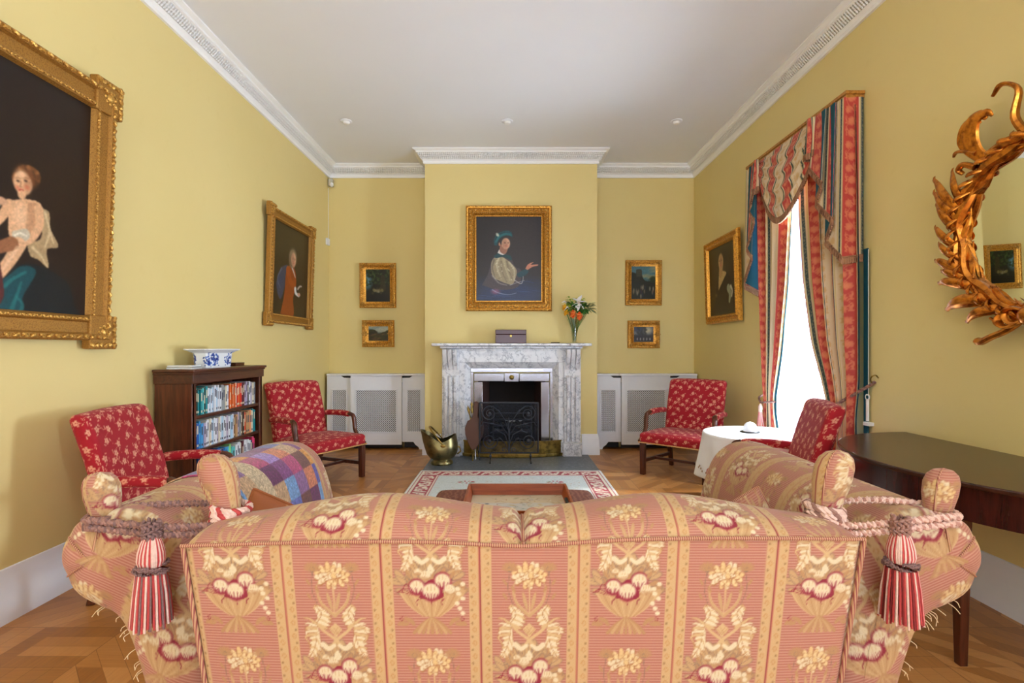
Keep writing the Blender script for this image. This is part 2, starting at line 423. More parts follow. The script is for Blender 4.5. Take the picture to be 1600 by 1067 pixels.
M['tartan'] = vcol('wool_check', 0.95, 0.3, weave=330, amt=0.6)
M['print'] = vcol('printed_paper', 0.12, spec=0.6)
M['glaze'] = vcol('blue_white_glaze', 0.15, spec=0.6)
# ------------------------------------------------------------------ woven patterns
def damask_tile():
    W, H = 0.468, 0.39
    p = Pic(W, H, (162, 100, 86), 1000, True); c2 = 0.234
    T = (182, 146, 104); T2 = (170, 128, 88); CR = (208, 192, 160); CM = (134, 32, 52); GR = (128, 102, 86); T3 = (194, 162, 118)
    def basket(ox, oy):
        q = random.Random(3)
        for k in range(44):                                   # foliage mass behind
            a = q.uniform(-0.25, PI+0.25); r = q.uniform(.03, .082)
            x, y = ox+math.cos(a)*r, oy+.012+math.sin(a)*r*.8
            an = a+q.uniform(-.6, .6); p.ell(x, y, .0215, .0092, GR, an); p.ell(x, y, .020, .008, q.choice([T, T2, T]), an); p.stroke([(x-.014*math.cos(a), y-.014*math.sin(a)), (x+.014*math.cos(a), y+.014*math.sin(a))], .0006, .0004, GR)
        p.poly([(ox-.08, oy+.012), (ox-.06, oy-.02), (ox-.02, oy-.048), (ox+.02, oy-.048), (ox+.06, oy-.02), (ox+.08, oy+.012), (ox, oy+.004)], T)
        for k in range(-5, 6): p.stroke([(ox+k*.004, oy-.05), (ox+k*.010, oy-.028), (ox+k*.0145, oy+.002)], .0008, .0016, T3 if k % 2 else T2)
        for k in range(-4, 5): p.stroke([(ox, oy-.05), (ox+k*.006, oy-.066), (ox+k*.011, oy-.086)], .0018, .0042, T if k % 2 else T2)
        for s in (-1, 1):
            for k in range(4): p.ell(ox+s*(.048+.009*k), oy-.062+.006*math.sin(k*2), .011, .005, T2, s*(.9-.5*k))
            p.stroke([(ox+s*.07, oy-.05), (ox+s*.077, oy-.054), (ox+s*.074, oy-.060), (ox+s*.069, oy-.057)], .0009, .0007, CM)
        fr = [(-.034, .018, .017), (.0, .008, .020), (.028, .032, .018), (-.012, .044, .012), (.044, .012, .013), (-.03, .052, .008), (.0, .058, .008)]
        for x, y, r in fr[:3]:
            p.ell(ox+x, oy+y-.001, r*1.18, r*1.12, CM)
        p.poly([(ox-.03, oy-.008), (ox-.008, oy+.03), (ox+.012, oy+.03), (ox+.03, oy-.0), (ox+.012, oy-.012)], CM)
        for x, y, r in fr:
            p.ell(ox+x, oy+y, r, r*.86, CR)
            for k in range(7): p.stroke([(ox+x+(k-3)*r*.27, oy+y-r*.95+abs(k-3)*r*.08), (ox+x+(k-3)*r*.2, oy+y-r*(.15+.12*(k % 2)))], .0014, .0003, CM if r > .014 else T2)
            for k in range(3): p.stroke([(ox+x+(k-1)*r*.4, oy+y+r*.1), (ox+x+(k-1)*r*.5, oy+y+r*.7)], .0007, .0004, T)
        for k in range(7):
            p.ell(ox+.068+.008*math.cos(k*2.2), oy+.004-.011*k+.02, .006, .005, CR, 0)
        for x in (-.066, -.058, -.07): p.stroke([(ox+x-.012, oy+.006), (ox+x, oy+.012+(x+.066)*1.5), (ox+x+.02, oy+.0)], .0012, .0005, CM)
        for x in (-.03, .006, .03): p.stroke([(ox+x, oy-.01), (ox+x-.006, oy-.016), (ox+x-.004, oy-.024)], .0013, .0006, CM)
        for s in (-1, 1):
            p.stroke([(ox+s*.05, oy+.03), (ox+s*.06, oy+.06), (ox+s*.055, oy+.09)], .0008, .0006, GR)
            for k in range(4): p.ell(ox+s*(.052+.012*(k % 2)), oy+.045+.012*k, .010, .004, T2, .9*s+k)
    def flower(ox, oy):
        q = random.Random(5); OL = (158, 106, 66)
        for ring, (n_, R_, rl, rw) in enumerate(((13, .026, .0105, .0058), (11, .0185, .0095, .0055), (8, .011, .0085, .0052), (4, .004, .007, .005))):
            for k in range(n_):
                a = 2*PI*k/n_+ring*.3+q.uniform(-.1, .1); x_, y_ = ox+math.cos(a)*R_*1.25, oy+.003+math.sin(a)*R_*.82
                p.ell(x_, y_, rl*1.13, rw*1.2, OL, a+q.uniform(-.4, .4)); p.ell(x_, y_+.0006, rl, rw, q.choice([CR, (210, 184, 138), (206, 174, 124)]), a+q.uniform(-.3, .3))
        for k in range(16):
            a = q.uniform(0, 2*PI); R_ = q.uniform(.006, .02); p.stroke([(ox+R_*math.cos(a), oy+R_*.7*math.sin(a)), (ox+(R_+.009)*math.cos(a+.2), oy+(R_+.007)*.7*math.sin(a+.2))], .0007, .0004, OL)
        p.stroke([(ox, oy-.015), (ox+.001, oy-.05), (ox, oy-.085)], .0022, .0016, T3)
        for s in (-1, 1):
            p.stroke([(ox, oy-.088), (ox+s*.03, oy-.06), (ox+s*.039, oy-.03), (ox+s*.034, oy-.012)], .0045, .0012, T)
            p.stroke([(ox, oy-.084), (ox+s*.028, oy-.057), (ox+s*.036, oy-.03)], .0009, .0006, T3)
            p.ell(ox+s*.010, oy-.055, .0045, .022, T, s*-.25)
            p.ell(ox+s*.046, oy+.022, .017, .011, T2, 0, .9, .3); p.ell(ox+s*.046, oy+.017, .007, .006, GR)
            for k in range(7): p.stroke([(ox+s*.046, oy+.014), (ox+s*.046+.019*math.cos(k*PI/6), oy+.018+.015*math.sin(k*PI/6))], .001, .0016, T2)
            p.stroke([(ox+s*.046, oy+.01), (ox+s*.05, oy-.03), (ox+s*.034, oy-.075)], .0009, .0007, GR)
            for k in range(3): p.ell(ox+s*(.058-.02*(k % 2)), oy-.012-.016*k, .009, .0035, T2, s*1.0)
            # acanthus scroll
            x, y = ox+s*.042, oy-.105
            S1 = catmull([(x+s*.002, y+.040), (x-s*.010, y+.022), (x+s*.0, y+.004), (x+s*.012, y-.012), (x+s*.006, y-.032), (x+s*.014, y-.058), (x+s*.026, y-.074)], 5)
            for rnd, cc, f in ((0, OL, 1.2), (1, CR, 1.0)):
                for k, (x_, y_) in enumerate(S1):
                    t_ = k/(len(S1)-1); wd_ = .0085*math.sin(PI*min(1, .15+t_*.8))+.001
                    for sd in (-1, 1):
                        a = -PI/2+sd*s*.9+(.5*s if t_ > .4 else -.3*s); L_ = wd_*(1.35 if sd*s > 0 else .9)*(1.0 if k % 2 else 1.35)
                        p.ell(x_+L_*.8*math.cos(a), y_+L_*.6*math.sin(a), L_*f, wd_*.42*f, cc if (k % 3 or not rnd) else T3, a)
            p.stroke([tuple(q_) for q_ in S1], .0009, .0006, OL)
            for k in range(5):
                P_ = [(x+s*.006, y+.0-.006*k), (x+s*(.020+.003*k), y+.010-.010*k), (x+s*(.033-.002*k), y+.012-.014*k)]; p.stroke(P_, .0042, .0016, OL); p.stroke(P_, .0034, .0010, CR if k % 2 else T3)
            p.stroke([(x-s*.002, y-.006), (x-s*.014, y-.018), (ox, y-.038), (ox-s*.018, y-.058), (ox-s*.032, y-.050)], .0035, .004, T3)
            p.stroke([(ox-s*.006, y-.05), (ox-s*.02, y-.057), (ox-s*.034, y-.048)], .004, .006, CR)
        y = oy-.118
        p.poly([(ox-.016, y), (ox, y+.014), (ox+.016, y), (ox, y-.02)], T3, smooth=False)
        for k in (-1, 0, 1): p.stroke([(ox-.012+k*.006, y+k*.004), (ox+k*.006, y-.012)], .0006, .0006, T2); p.stroke([(ox+.012-k*.006, y+k*.004), (ox-k*.006, y-.012)], .0006, .0006, T2)
        for k in range(5): p.ell(ox+.005*math.cos(k*1.257), oy-.180+.005*math.sin(k*1.257), .004, .004, CR)
        p.ell(ox, oy-.172, .004, .006, CR)
    basket(0.0, -.235 % H); flower(0.0, 0.0)
    basket(c2, -.235+.195); flower(c2, .195)
    for cx in (c2/2, c2*1.5):                                 # twin tan bands with a wine pin line between
        x0, x1 = cx-.0265, cx+.0265
        p._b(x0, x1, 0, H, lambda X, Y: ((X > x0) & (X < x1)).astype(float), (190, 156, 112), 1)
        p._b(cx-.0035, cx+.0035, 0, H, lambda X, Y: (abs(X-cx) < .0032).astype(float), (176, 112, 88), 1)
        p._b(cx-.0035, cx+.0035, 0, H, lambda X, Y: ((abs(X-cx) < .0013)).astype(float), (138, 46, 56), 1)
        for s in (-1, 1):
            for k in range(13):
                yy = k*.03+(.015 if s > 0 else 0); xx = cx+s*.015
                p.stroke([(xx-.005, yy), (xx, yy+.006), (xx+.005, yy), (xx, yy-.005), (xx-.002, yy)], .0011, .0009, (178, 132, 82))
                p.ell(xx+s*.005, yy+.015, .0028, .003, (150, 116, 76))
    lo = lin(p.a); return p, lo
DP, DLIN = damask_tile()
def damask(u, v):
    """u across the stripes, v along them, metres"""
    return DP.sample(u, v, DLIN), np.clip(DP.sample(u, v, DP.k)*1.0, 0, 1)
def fab_obj(name, P, u, v, parent, F=None, m='damask', cu=False, cv=False, solid=0):
    nu, nv = P.shape[:2]
    if m == 'damask': c, k = damask(u, v)
    elif m == 'sprig': c, k = SP.sample(u, v, SLIN), None
    elif m == 'curt': c, k = CP.sample(u, v, CLIN), None
    o = np_obj(name, P, gridF(nu, nv, cu, cv) if F is None else F, M[m], parent, c, k, solid=solid)
    if m == 'damask':
        a = o.data.attributes.new('pin', 'FLOAT', 'POINT'); a.data.foreach_set('value', np.asarray(v, dtype=np.float32).ravel())
    return o
def sprig_tile():
    p = Pic(.20, .24, (166, 22, 38), 1000, True); A = (226, 160, 132); B = (214, 128, 106); q = random.Random(2)
    spots = [(.03, .03, .2), (.12, .06, 1), (.07, .12, 2), (.165, .13, .5), (.025, .17, 1.4), (.11, .19, .8), (.18, .215, .1), (.075, .225, 2.2)]
    for i, (x, y, r) in enumerate(spots):
        x2, y2, _ = spots[(i+1) % len(spots)]
        dx = (x2-x+.1) % .2-.1; dy = (y2-y+.12) % .24-.12
        p.stroke([(x, y), (x+dx*.3+.018, y+dy*.3), (x+dx*.7-.012, y+dy*.7+.006), (x+dx, y+dy)], .0011, .0011, B)
    for x, y, r in spots:
        n = 5; R = .0155
        for k in range(n):
            a = r+2*PI*k/n; p.ell(x+R*.66*math.cos(a), y+R*.66*math.sin(a), R*.60, R*.40, A, a); p.stroke([(x, y), (x+R*.9*math.cos(a), y+R*.9*math.sin(a))], .0006, .0003, (186, 80, 76))
        p.ell(x, y, .0028, .0028, (180, 60, 60))
        for k in range(2):
            a = r+2+k*2.6; bx, by = x+.027*math.cos(a), y+.027*math.sin(a)
            p.stroke([(bx-.008*math.cos(a+1), by-.008*math.sin(a+1)), (bx+.003*math.cos(a), by+.003*math.sin(a)), (bx+.009*math.cos(a+.8), by+.009*math.sin(a+.8))], .0012, .0030, A)
            p.ell(bx, by, .0048, .0025, B, a)
    return p, lin(p.a)
SP, SLIN = sprig_tile()
def curtain_tile():
    W, H = .36, .42; p = Pic(W, H, (224, 204, 174), 700, True); q = random.Random(9)
    def band(x0, x1, c): p._b(x0, x1, 0, H, lambda X, Y: ((X >= x0) & (X < x1)).astype(float), c, 1)
    band(.115, .125, (206, 184, 130)); band(.130, .152, (52, 70, 72)); band(.156, .162, (206, 184, 130))
    band(.165, .285, (186, 66, 60)); band(.288, .294, (206, 184, 130)); band(.298, .318, (52, 70, 72)); band(.322, .330, (206, 184, 130))
    def blossom(x, y, R, c):
        for k in range(8):
            a = k*PI/4; p.ell(x+R*.6*math.cos(a), y+R*.6*math.sin(a), R*.5, R*.3, c, a, .8)
        p.ell(x, y, R*.3, R*.3, c)
    for cx, c in ((.055, (212, 174, 120)), (.225, (216, 128, 92))):
        p.stroke([(cx-.03, 0), (cx+.03, .1), (cx-.03, .21), (cx+.03, .31), (cx-.03, .42)], .003, .003, c, .8, 10)
        for k in range(5):
            y = .042+k*.084; s = (-1)**k; blossom(cx+s*.012, y, .028, c)
            for j in range(5): p.ell(cx-s*.03+.01*math.sin(j*3), y+.02+.011*j-.03, .014, .005, c, j*1.1, .8)
    for cx in (.141, .308):
        for k in range(12): p.stroke([(cx-.006, k*.035), (cx+.006, k*.035+.010), (cx-.004, k*.035+.02)], .0022, .0014, (150, 142, 110), .8)
    return p, lin(p.a)
CP, CLIN = curtain_tile()

# ------------------------------------------------------------------ the room
XL, XR, YB, YC, YF, H = -2.50, 2.54, 7.07, 6.53, -4.4, 3.867
WY0, WY1, WZ0, WZ1 = 3.87, 4.97, 0.50, 3.02
def st(name, mb, m, **k):
    o = mb.build(name, m, None, **k); o['kind'] = 'structure'; return o
st('floor', MB().box((XL-.25, YF-.3, -.12), (XR+.4, YB+.3, 0)), M['floor'])
st('ceiling', MB().box((XL-.25, YF-.3, H), (XR+.4, YB+.3, H+.12)), M['ceil'])
st('wall_left', MB().box((XL-.2, YF-.2, 0), (XL, YB+.2, H)), M['wall'])
b = MB(); xo = XR+.32
NY0, NY1 = -1.6, -.45
for y0, y1, z0, z1 in ((YF-.2, NY0, 0, H), (NY0, NY1, 0, WZ0), (NY0, NY1, WZ1, H), (NY1, WY0, 0, H), (WY0, WY1, 0, WZ0), (WY0, WY1, WZ1, H), (WY1, YB+.2, 0, H)):
    b.box((XR, y0, z0), (xo, y1, z1))
st('wall_right', b, M['wall'], smooth=False)
st('wall_back', MB().box((XL, YB, 0), (XR, YB+.2, H)), M['wall'])
b = MB(); BX0, BX1 = -1.086, 1.11; FX0, FX1, FZ = -.42, .46, .98
b.box((BX0, YC, 0), (FX0, YB, H)); b.box((FX1, YC, 0), (BX1, YB, H)); b.box((FX0, YC, FZ), (FX1, YB, H))
st('wall_chimney_breast', b, M['wall'], smooth=False)
b = MB(); wins = [(-2.0, -.9), (-.55, .55), (.9, 2.0)]; xs = [XL]+[x for w in wins for x in w]+[XR]
for i in range(0, len(xs), 2): b.box((xs[i], YF-.25, 0), (xs[i+1], YF, H))
for x0, x1 in wins: b.box((x0, YF-.25, 0), (x1, YF, .6)); b.box((x0, YF-.25, 3.15), (x1, YF, H))
st('wall_front', b, M['wall'], smooth=False)
b = MB(); b.box((FX0, 6.98, 0), (FX1, 7.06, FZ))
st('wall_fireback', b, M['soot'])

def window(name, axis, a0, a1, z0, z1, face, out):
    """sash window: frame, glazing bars, panes; face = wall face, out = glass plane"""
    r = empty(name, label=None); r['kind'] = 'structure'
    def bx(mb, u0, u1, d0, d1, zz0, zz1):
        d0, d1 = min(d0, d1), max(d0, d1)
        mb.box((d0, u0, zz0), (d1, u1, zz1)) if axis == 'y' else mb.box((u0, d0, zz0), (u1, d1, zz1))
    s = 1 if out > face else -1; f = MB()
    bx(f, a0, a0+.07, face+.01*s, out+.06*s, z0, z1); bx(f, a1-.07, a1, face+.01*s, out+.06*s, z0, z1)
    bx(f, a0+.07, a1-.07, face+.01*s, out+.06*s, z1-.07, z1)
    f.build('window_frame', M['white'], r, bevel=.004)
    f = MB(); bx(f, a0-.04, a1+.04, face-.05*s, out+.06*s, z0-.03, z0+.03); f.build('window_sill', M['white'], r, bevel=.006)
    f = MB(); zm = (z0+z1)/2
    for q0, q1, d in ((z0+.03, zm+.02, out), (zm-.02, z1-.07, out+.035*s)):
        bx(f, a0+.07, a0+.12, d, d+.03*s, q0, q1); bx(f, a1-.12, a1-.07, d, d+.03*s, q0, q1)
        bx(f, a0+.12, a1-.12, d, d+.03*s, q0, q0+.05); bx(f, a0+.12, a1-.12, d, d+.03*s, q1-.05, q1)
        for k in (1, 2):
            u = a0+.12+(a1-a0-.24)*k/3; bx(f, u-.009, u+.009, d+.005*s, d+.025*s, q0+.05, q1-.05)
        zz = (q0+q1)/2; bx(f, a0+.12, a1-.12, d+.006*s, d+.024*s, zz-.009, zz+.009)
    f.build('sash', M['white'], r)
    f = MB(); bx(f, a0+.12, a1-.12, out+.014*s, out+.016*s, z0+.08, zm-.03); bx(f, a0+.12, a1-.12, out+.049*s, out+.051*s, zm+.03, z1-.12)
    f.build('pane', M['pane'], r, smooth=False)
window('window_1', 'y', WY0, WY1, WZ0, WZ1, XR, XR+.2)
window('window_2', 'y', NY0, NY1, WZ0, WZ1, XR, XR+.2)
for i, (x0, x1) in enumerate(wins): window('window_%d' % (3+i), 'x', x0, x1, .6, 3.15, YF, YF-.14)

# cornice: (projection, height) profile swept along each wall run
CPROF = [(.0, 3.705), (.022, 3.705), (.022, 3.735), (.035, 3.75), (.045, 3.755), (.075, 3.80), (.085, 3.82), (.10, 3.825), (.10, 3.84), (.125, 3.85), (.137, 3.855), (.137, H), (0, H)]
def cornice(name, p0, p1, n, m, m0=0, m1=0, ex=None):
    """run from p0 to p1, n = into-room normal, m0/m1 = mitre sign at each end"""
    d = Vector((p1[0]-p0[0], p1[1]-p0[1])).normalized(); V0 = []; V1 = []
    for o, z in CPROF:
        V0.append((p0[0]+n[0]*o+d.x*o*m0, p0[1]+n[1]*o+d.y*o*m0, z)); V1.append((p1[0]+n[0]*o-d.x*o*m1, p1[1]+n[1]*o-d.y*o*m1, z))
    k = len(CPROF); b = MB(); b.add(V0+V1, [(i, (i+1) % k, k+(i+1) % k, k+i) for i in range(k)]+[tuple(range(k)), tuple(range(k, 2*k))[::-1]])
    if ex: ex(b)
    o = st(name, b, m, ang=30); return o
cornice('trim_1', (XL, YF), (XL, YB), (1, 0), M['corn_y'], 1, 1)
cornice('trim_2', (XR, YF), (XR, YB), (-1, 0), M['corn_y'], 1, 1)
cornice('trim_3', (XL, YB), (BX0, YB), (0, -1), M['corn_x'], 1, 1)
cornice('trim_4', (BX1, YB), (XR, YB), (0, -1), M['corn_x'], 1, 1)
def scrolls(b):
    for s in (-1, 1):
        for k in range(4):
            cx = .012+s*(.05+.085*k); P = []
            for j in range(22):
                a = j*.42; r = .032*(1-j/24); P.append((cx+s*r*math.cos(a), YC-.075-.012, 3.79+r*math.sin(a)))
            b.tube(P, [.005*(1-j/30) for j in range(22)], 5)
            b.ball((cx+s*.02, YC-.08, 3.795), (.02, .012, .010), 6, 4)
    for k in range(7): a = PI*k/6; b.ball((.012+.03*math.cos(a), YC-.085, 3.80+.03*math.sin(a)), (.010, .012, .016), 6, 4)
cornice('trim_5', (BX0, YC), (BX1, YC), (0, -1), M['corn_x'], -1, -1, scrolls)
cornice('trim_6', (BX0, YC), (BX0, YB), (-1, 0), M['corn_y'], -1, 1)
cornice('trim_7', (BX1, YC), (BX1, YB), (1, 0), M['corn_y'], -1, 1)
cornice('trim_8', (XL, YF), (XR, YF), (0, 1), M['corn_x'], 1, 1)
BPROF = [(0, 0), (.03, 0), (.03, .10), (.024, .115), (.022, .20), (.018, .215), (.014, .235), (.008, .262), (0, .265)]
def skirt(name, p0, p1, n, m0=0, m1=0):
    d = Vector((p1[0]-p0[0], p1[1]-p0[1])).normalized(); V0 = []; V1 = []
    for o, z in BPROF:
        V0.append((p0[0]+n[0]*o+d.x*o*m0, p0[1]+n[1]*o+d.y*o*m0, z)); V1.append((p1[0]+n[0]*o-d.x*o*m1, p1[1]+n[1]*o-d.y*o*m1, z))
    k = len(BPROF); b = MB(); b.add(V0+V1, [(i, (i+1) % k, k+(i+1) % k, k+i) for i in range(k)]+[tuple(range(k)), tuple(range(k, 2*k))[::-1]])
    return st(name, b, M['white'], ang=30)
skirt('baseboard_left', (XL, YF), (XL, 6.86), (1, 0)); skirt('baseboard_right', (XR, YF), (XR, 6.86), (-1, 0))
skirt('baseboard_chimney_left', (BX0, YC), (-.88, YC), (0, -1), -1); skirt('baseboard_chimney_right', (.91, YC), (BX1, YC), (0, -1), 0, -1)
skirt('baseboard_breast_side_left', (BX0, YC), (BX0, 6.86), (-1, 0), -1); skirt('baseboard_breast_side_right', (BX1, YC), (BX1, 6.86), (1, 0), -1)
skirt('baseboard_front', (XL, YF), (XR, YF), (0, 1), 1, 1)
st('trim_9', MB().box((-.97, 5.655, -.02), (.99, YC, .006)), M['slate'])       # flush hearth slab
st('trim_10', MB().box((-.42, YC, -.01), (.46, 6.98, .03)), M['brick'])

# recessed ceiling lights
for i, x in enumerate((-1.81, -.03, 1.84)):
    r = empty('ceiling_spotlight', (x, 5.66, H), 0, 'small white eyeball spotlight in the ceiling, %s of the row of three' % ('left', 'middle', 'right')[i], 'ceiling light', 'recessed ceiling spotlights')
    MB().lathe([(.062, 0), (.062, -.006), (.05, -.010), (.038, -.010), (.038, 0)], (0, 0, 0), 24).build('rim', M['white'], r)
    MB().lathe([(.036, 0), (.036, -.018), (.03, -.030), (.018, -.034), (.002, -.035)], (0, 0, 0), 20).build('eyeball', M['plaster'], r)
# switch box and corner sensor
r = empty('wall_box', (XL, 6.98, 2.81), 0, 'small white square plastic box on the left wall near the alcove corner', 'switch')
MB().box((0, -.045, -.045), (.03, .045, .045)).build('housing', M['white'], r, bevel=.005)
MB().box((.03, -.012, -.02), (.034, .012, .02)).build('rocker', M['plaster'], r, bevel=.002)
MB().box((.0, .06, -.004), (.004, .066, .75)).build('wire', M['white'], r)
r = empty('motion_sensor', (XL+.01, YB-.01, 3.62), 0, 'small grey motion sensor bracket high in the left alcove corner under the cornice', 'sensor')
MB().box((0, -.06, -.04), (.06, 0, .06)).build('bracket', M['chrome'], r, bevel=.006)
MB().ball((.045, -.045, -.02), (.025, .025, .035), 10, 6).build('lens', M['white'], r)

# ------------------------------------------------------------------ radiator covers in the alcoves
def radiator(x0, x1, c0, c1, label):
    r = empty('radiator_cover', ((x0+x1)/2, 6.95, 0), 0, label, 'radiator cover', 'white radiator covers in the alcoves'); ox = (x0+x1)/2; oy = 6.95
    yf, yc = 6.88-oy, 6.84-oy; z1 = .99
    b = MB(); t = MB(); g = MB(); k = MB()
    secs = [(x0-ox, c0-ox, yf), (c0-ox, c1-ox, yc), (c1-ox, x1-ox, yf)]
    for i, (a, c, y) in enumerate(secs):
        st_ = .07; lo = .07 if i == 1 else .10
        b.box((a, y, lo), (a+st_, y+.02, z1)); b.box((c-st_, y, lo), (c, y+.02, z1)); b.box((a+st_, y, .80), (c-st_, y+.02, z1)); b.box((a+st_, y, lo), (c-st_, y+.02, .24))
        ga, gc = a+st_, c-st_
        for (p, q, rr, s_) in ((ga-.012, ga+.006, .24, .80), (gc-.006, gc+.012, .24, .80)): t.box((p, y-.008, rr-.012), (q, y+.001, s_+.012))
        t.box((ga, y-.008, .795), (gc, y+.001, .812)); t.box((ga, y-.008, .228), (gc, y+.001, .245))
        # diagonal lattice
        w = gc-ga; hgt = .56; stp = .026
        for sgn in (1, -1):
            q = -hgt
            while q < w:
                xa, xb = max(0, q), min(w, q+hgt)
                if xb-xa > .004:
                    za, zb = xa-q, xb-q
                    if sgn < 0: za, zb = hgt-za, hgt-zb
                    dx = .0045
                    g.hexa([(ga+xa-dx, y+.008+.002*sgn, .24+za), (ga+xa+dx, y+.008+.002*sgn, .24+za), (ga+xa+dx, y+.011+.002*sgn, .24+za), (ga+xa-dx, y+.011+.002*sgn, .24+za)],
                           [(ga+xb-dx, y+.008+.002*sgn, .24+zb), (ga+xb+dx, y+.008+.002*sgn, .24+zb), (ga+xb+dx, y+.011+.002*sgn, .24+zb), (ga+xb-dx, y+.011+.002*sgn, .24+zb)])
                q += stp
        k.box((a+.01, y+.10, .01), (c-.01, y+.105, .9))
    # bracket feet
    a0, a1 = x0-ox, x1-ox
    for s, a in ((1, a0), (-1, a1)):
        b.prism([(a, 0), (a+s*.09, 0), (a+s*.10, .03), (a+s*.14, .06), (a+s*.17, .10), (a, .10)], 'y', yf, yf+.02)
    b.build('front_panel', M['white'], r, smooth=False); t.build('moulding', M['white'], r, bevel=.003)
    g.build('lattice_grille', M['white'], r, smooth=False); k.build('shade_backing', M['black'], r, smooth=False)  # black sheet behind the grille stands in for the shade inside
    tp = MB(); tp.prism([(a0, .12), (a1, .12), (a1, yf-.03), (c1-ox+.03, yf-.03), (c1-ox+.03, yc-.03), (c0-ox-.03, yc-.03), (c0-ox-.03, yf-.03), (a0, yf-.03)], 'z', z1, z1+.025)
    tp.build('top_shelf', M['white'], r, bevel=.006)
    for s, a in ((-1, c0-ox), (1, c1-ox)):                   # dark finger gaps under the shelf beside the middle section
        hb = MB(); hb.prism([(a+s*.0, z1-.002), (a+s*.14, z1-.002), (a+s*.10, z1-.028), (a, z1-.03)], 'y', yf-.003, yf+.001)
        hb.build('air_gap', M['black'], r, smooth=False)
radiator(-2.46, -1.13, -2.13, -1.45, 'white lattice radiator cover in the left alcove, behind the red armchair')
radiator(1.15, 2.51, 1.49, 2.14, 'white lattice radiator cover in the right alcove, behind the red armchair')

# ------------------------------------------------------------------ fireplace
FYS = 6.40
r = empty('fireplace_surround', (0.016, YC, 0), 0, 'pale grey veined marble fireplace surround with scrolled corbels and mantel shelf', 'fireplace')
R0 = Matrix.Translation((-0.016, -YC, 0))
def part(name, mb, m, bevel=.004, **k): return mb.build(name, m, r, bevel=bevel, M=R0, **k)
part('mantel_shelf', MB().prism([(-.961, YC), (-.961, 6.24), (-.70, 6.24), (-.69, 6.27), (.73, 6.27), (.74, 6.24), (1.0, 6.24), (1.0, YC)], 'z', 1.385, 1.42), M['marble'], .01)
part('shelf_moulding', MB().box((-.87, 6.33, 1.355), (.90, YC, 1.385)), M['marble'], .01)
part('frieze', MB().box((-.64, 6.43, 1.18), (.68, YC, 1.355)).box((-.60, 6.42, 1.325), (.63, 6.43, 1.355)), M['marble'])
for s, xa, xb in ((-1, -.856, -.64), (1, .68, .888)):
    part('pilaster', MB().box((xa, 6.43, .17), (xb, YC, 1.355)), M['marble'])
    b = MB(); w = xb-xa
    for k in range(3):
        x0 = xa+.02+k*(w-.04)/3; b.box((x0+.008, 6.405, .19), (x0+(w-.04)/3-.008, 6.44, 1.0))
    part('fluting', b, M['marble'], .008)
    b = MB()
    for k in range(3):                                       # corbel with three rolled ribs
        x0 = xa+.015+k*(w-.03)/3+.004; x1 = x0+(w-.03)/3-.008
        q = []
        for j in range(13):
            t = j/12; q.append((6.43-(.13*(1-t)**1.2+.02*math.sin(t*PI*2))-.0, 1.345-.33*t))
        q = [(6.44, 1.345)]+q+[(6.395, .99), (6.44, .99)]
        b.prism(q, 'x', x0, x1)
    part('corbel', b, M['marble'], .006)
    part('plinth_block', MB().box((xa-.015, 6.395, 0), (xb+.01, YC, .17)), M['marble'])
for s, xa, xb in ((-1, -.64, -.57), (1, .61, .68)):
    b = MB(); xo_, xi = (xa, xb) if s < 0 else (xb, xa)
    b.prism([(xa, 0), (xb, 0), (xb, 1.18), (xa, 1.18)], 'y', 6.45, YC)
    part('inner_jamb', b, M['marble'])
    xi2 = xi-s*.07
    b = MB(); b.add([(xi, 6.45, .0), (xi, 6.45, 1.18), (xi2, 6.51, 1.106), (xi2, 6.51, 0), (xi, 6.53, 0), (xi, 6.53, 1.18), (xi2, 6.53, 1.106), (xi2, 6.53, 0)], [(0, 1, 2, 3), (4, 7, 6, 5), (1, 5, 6, 2), (3, 2, 6, 7), (0, 3, 7, 4)])
    part('splayed_slip', b, M['marble'], 0)
b = MB(); b.add([(-.57, 6.45, 1.18), (.61, 6.45, 1.18), (.54, 6.51, 1.106), (-.50, 6.51, 1.106), (-.57, 6.53, 1.18), (.61, 6.53, 1.18), (.54, 6.53, 1.106), (-.50, 6.53, 1.106)], [(0, 3, 2, 1), (4, 5, 6, 7), (3, 7, 6, 2)])
part('splayed_lintel', b, M['marble'], 0)
r = empty('fire_insert', (0.016, YC, 0), 0, 'polished steel fire insert framing the dark open firebox', 'fire grate')
r['label'] = 'polished steel fire insert framing the dark open firebox'
part('top_band', MB().box((-.50, 6.505, 1.052), (.54, 6.53, 1.106)), M['steel'])
part('fascia', MB().box((-.462, 6.515, .935), (-.075, 6.53, 1.04)), M['steel'], .008); part('fascia', MB().box((.115, 6.515, .935), (.502, 6.53, 1.04)), M['steel'], .008)
part('damper_plate', MB().box((-.071, 6.512, .932), (.111, 6.53, 1.043)), M['steel'])
part('boss', MB().ball((.02, 6.505, .988), (.032, .018, .032), 14, 8), M['brass'], 0)
part('side_panel', MB().box((-.462, 6.515, 0), (-.35, 6.53, .93)), M['steel'], .008)
part('side_panel', MB().box((.39, 6.515, 0), (.502, 6.53, .93)), M['steel'], .008)
part('edge_strip', MB().box((-.50, 6.508, 0), (-.468, 6.53, 1.05)), M['steel'], 0); part('edge_strip', MB().box((.508, 6.508, 0), (.54, 6.53, 1.05)), M['steel'], 0)
part('firebrick_cheek', MB().add([(-.35, 6.535, 0), (-.28, 6.97, 0), (-.28, 6.97, .97), (-.35, 6.535, .97), (-.41, 6.54, 0), (-.41, 6.97, 0), (-.41, 6.97, .97), (-.41, 6.54, .97)], [(0, 1, 2, 3), (4, 7, 6, 5), (0, 3, 7, 4), (1, 5, 6, 2)]), M['brick'], 0)
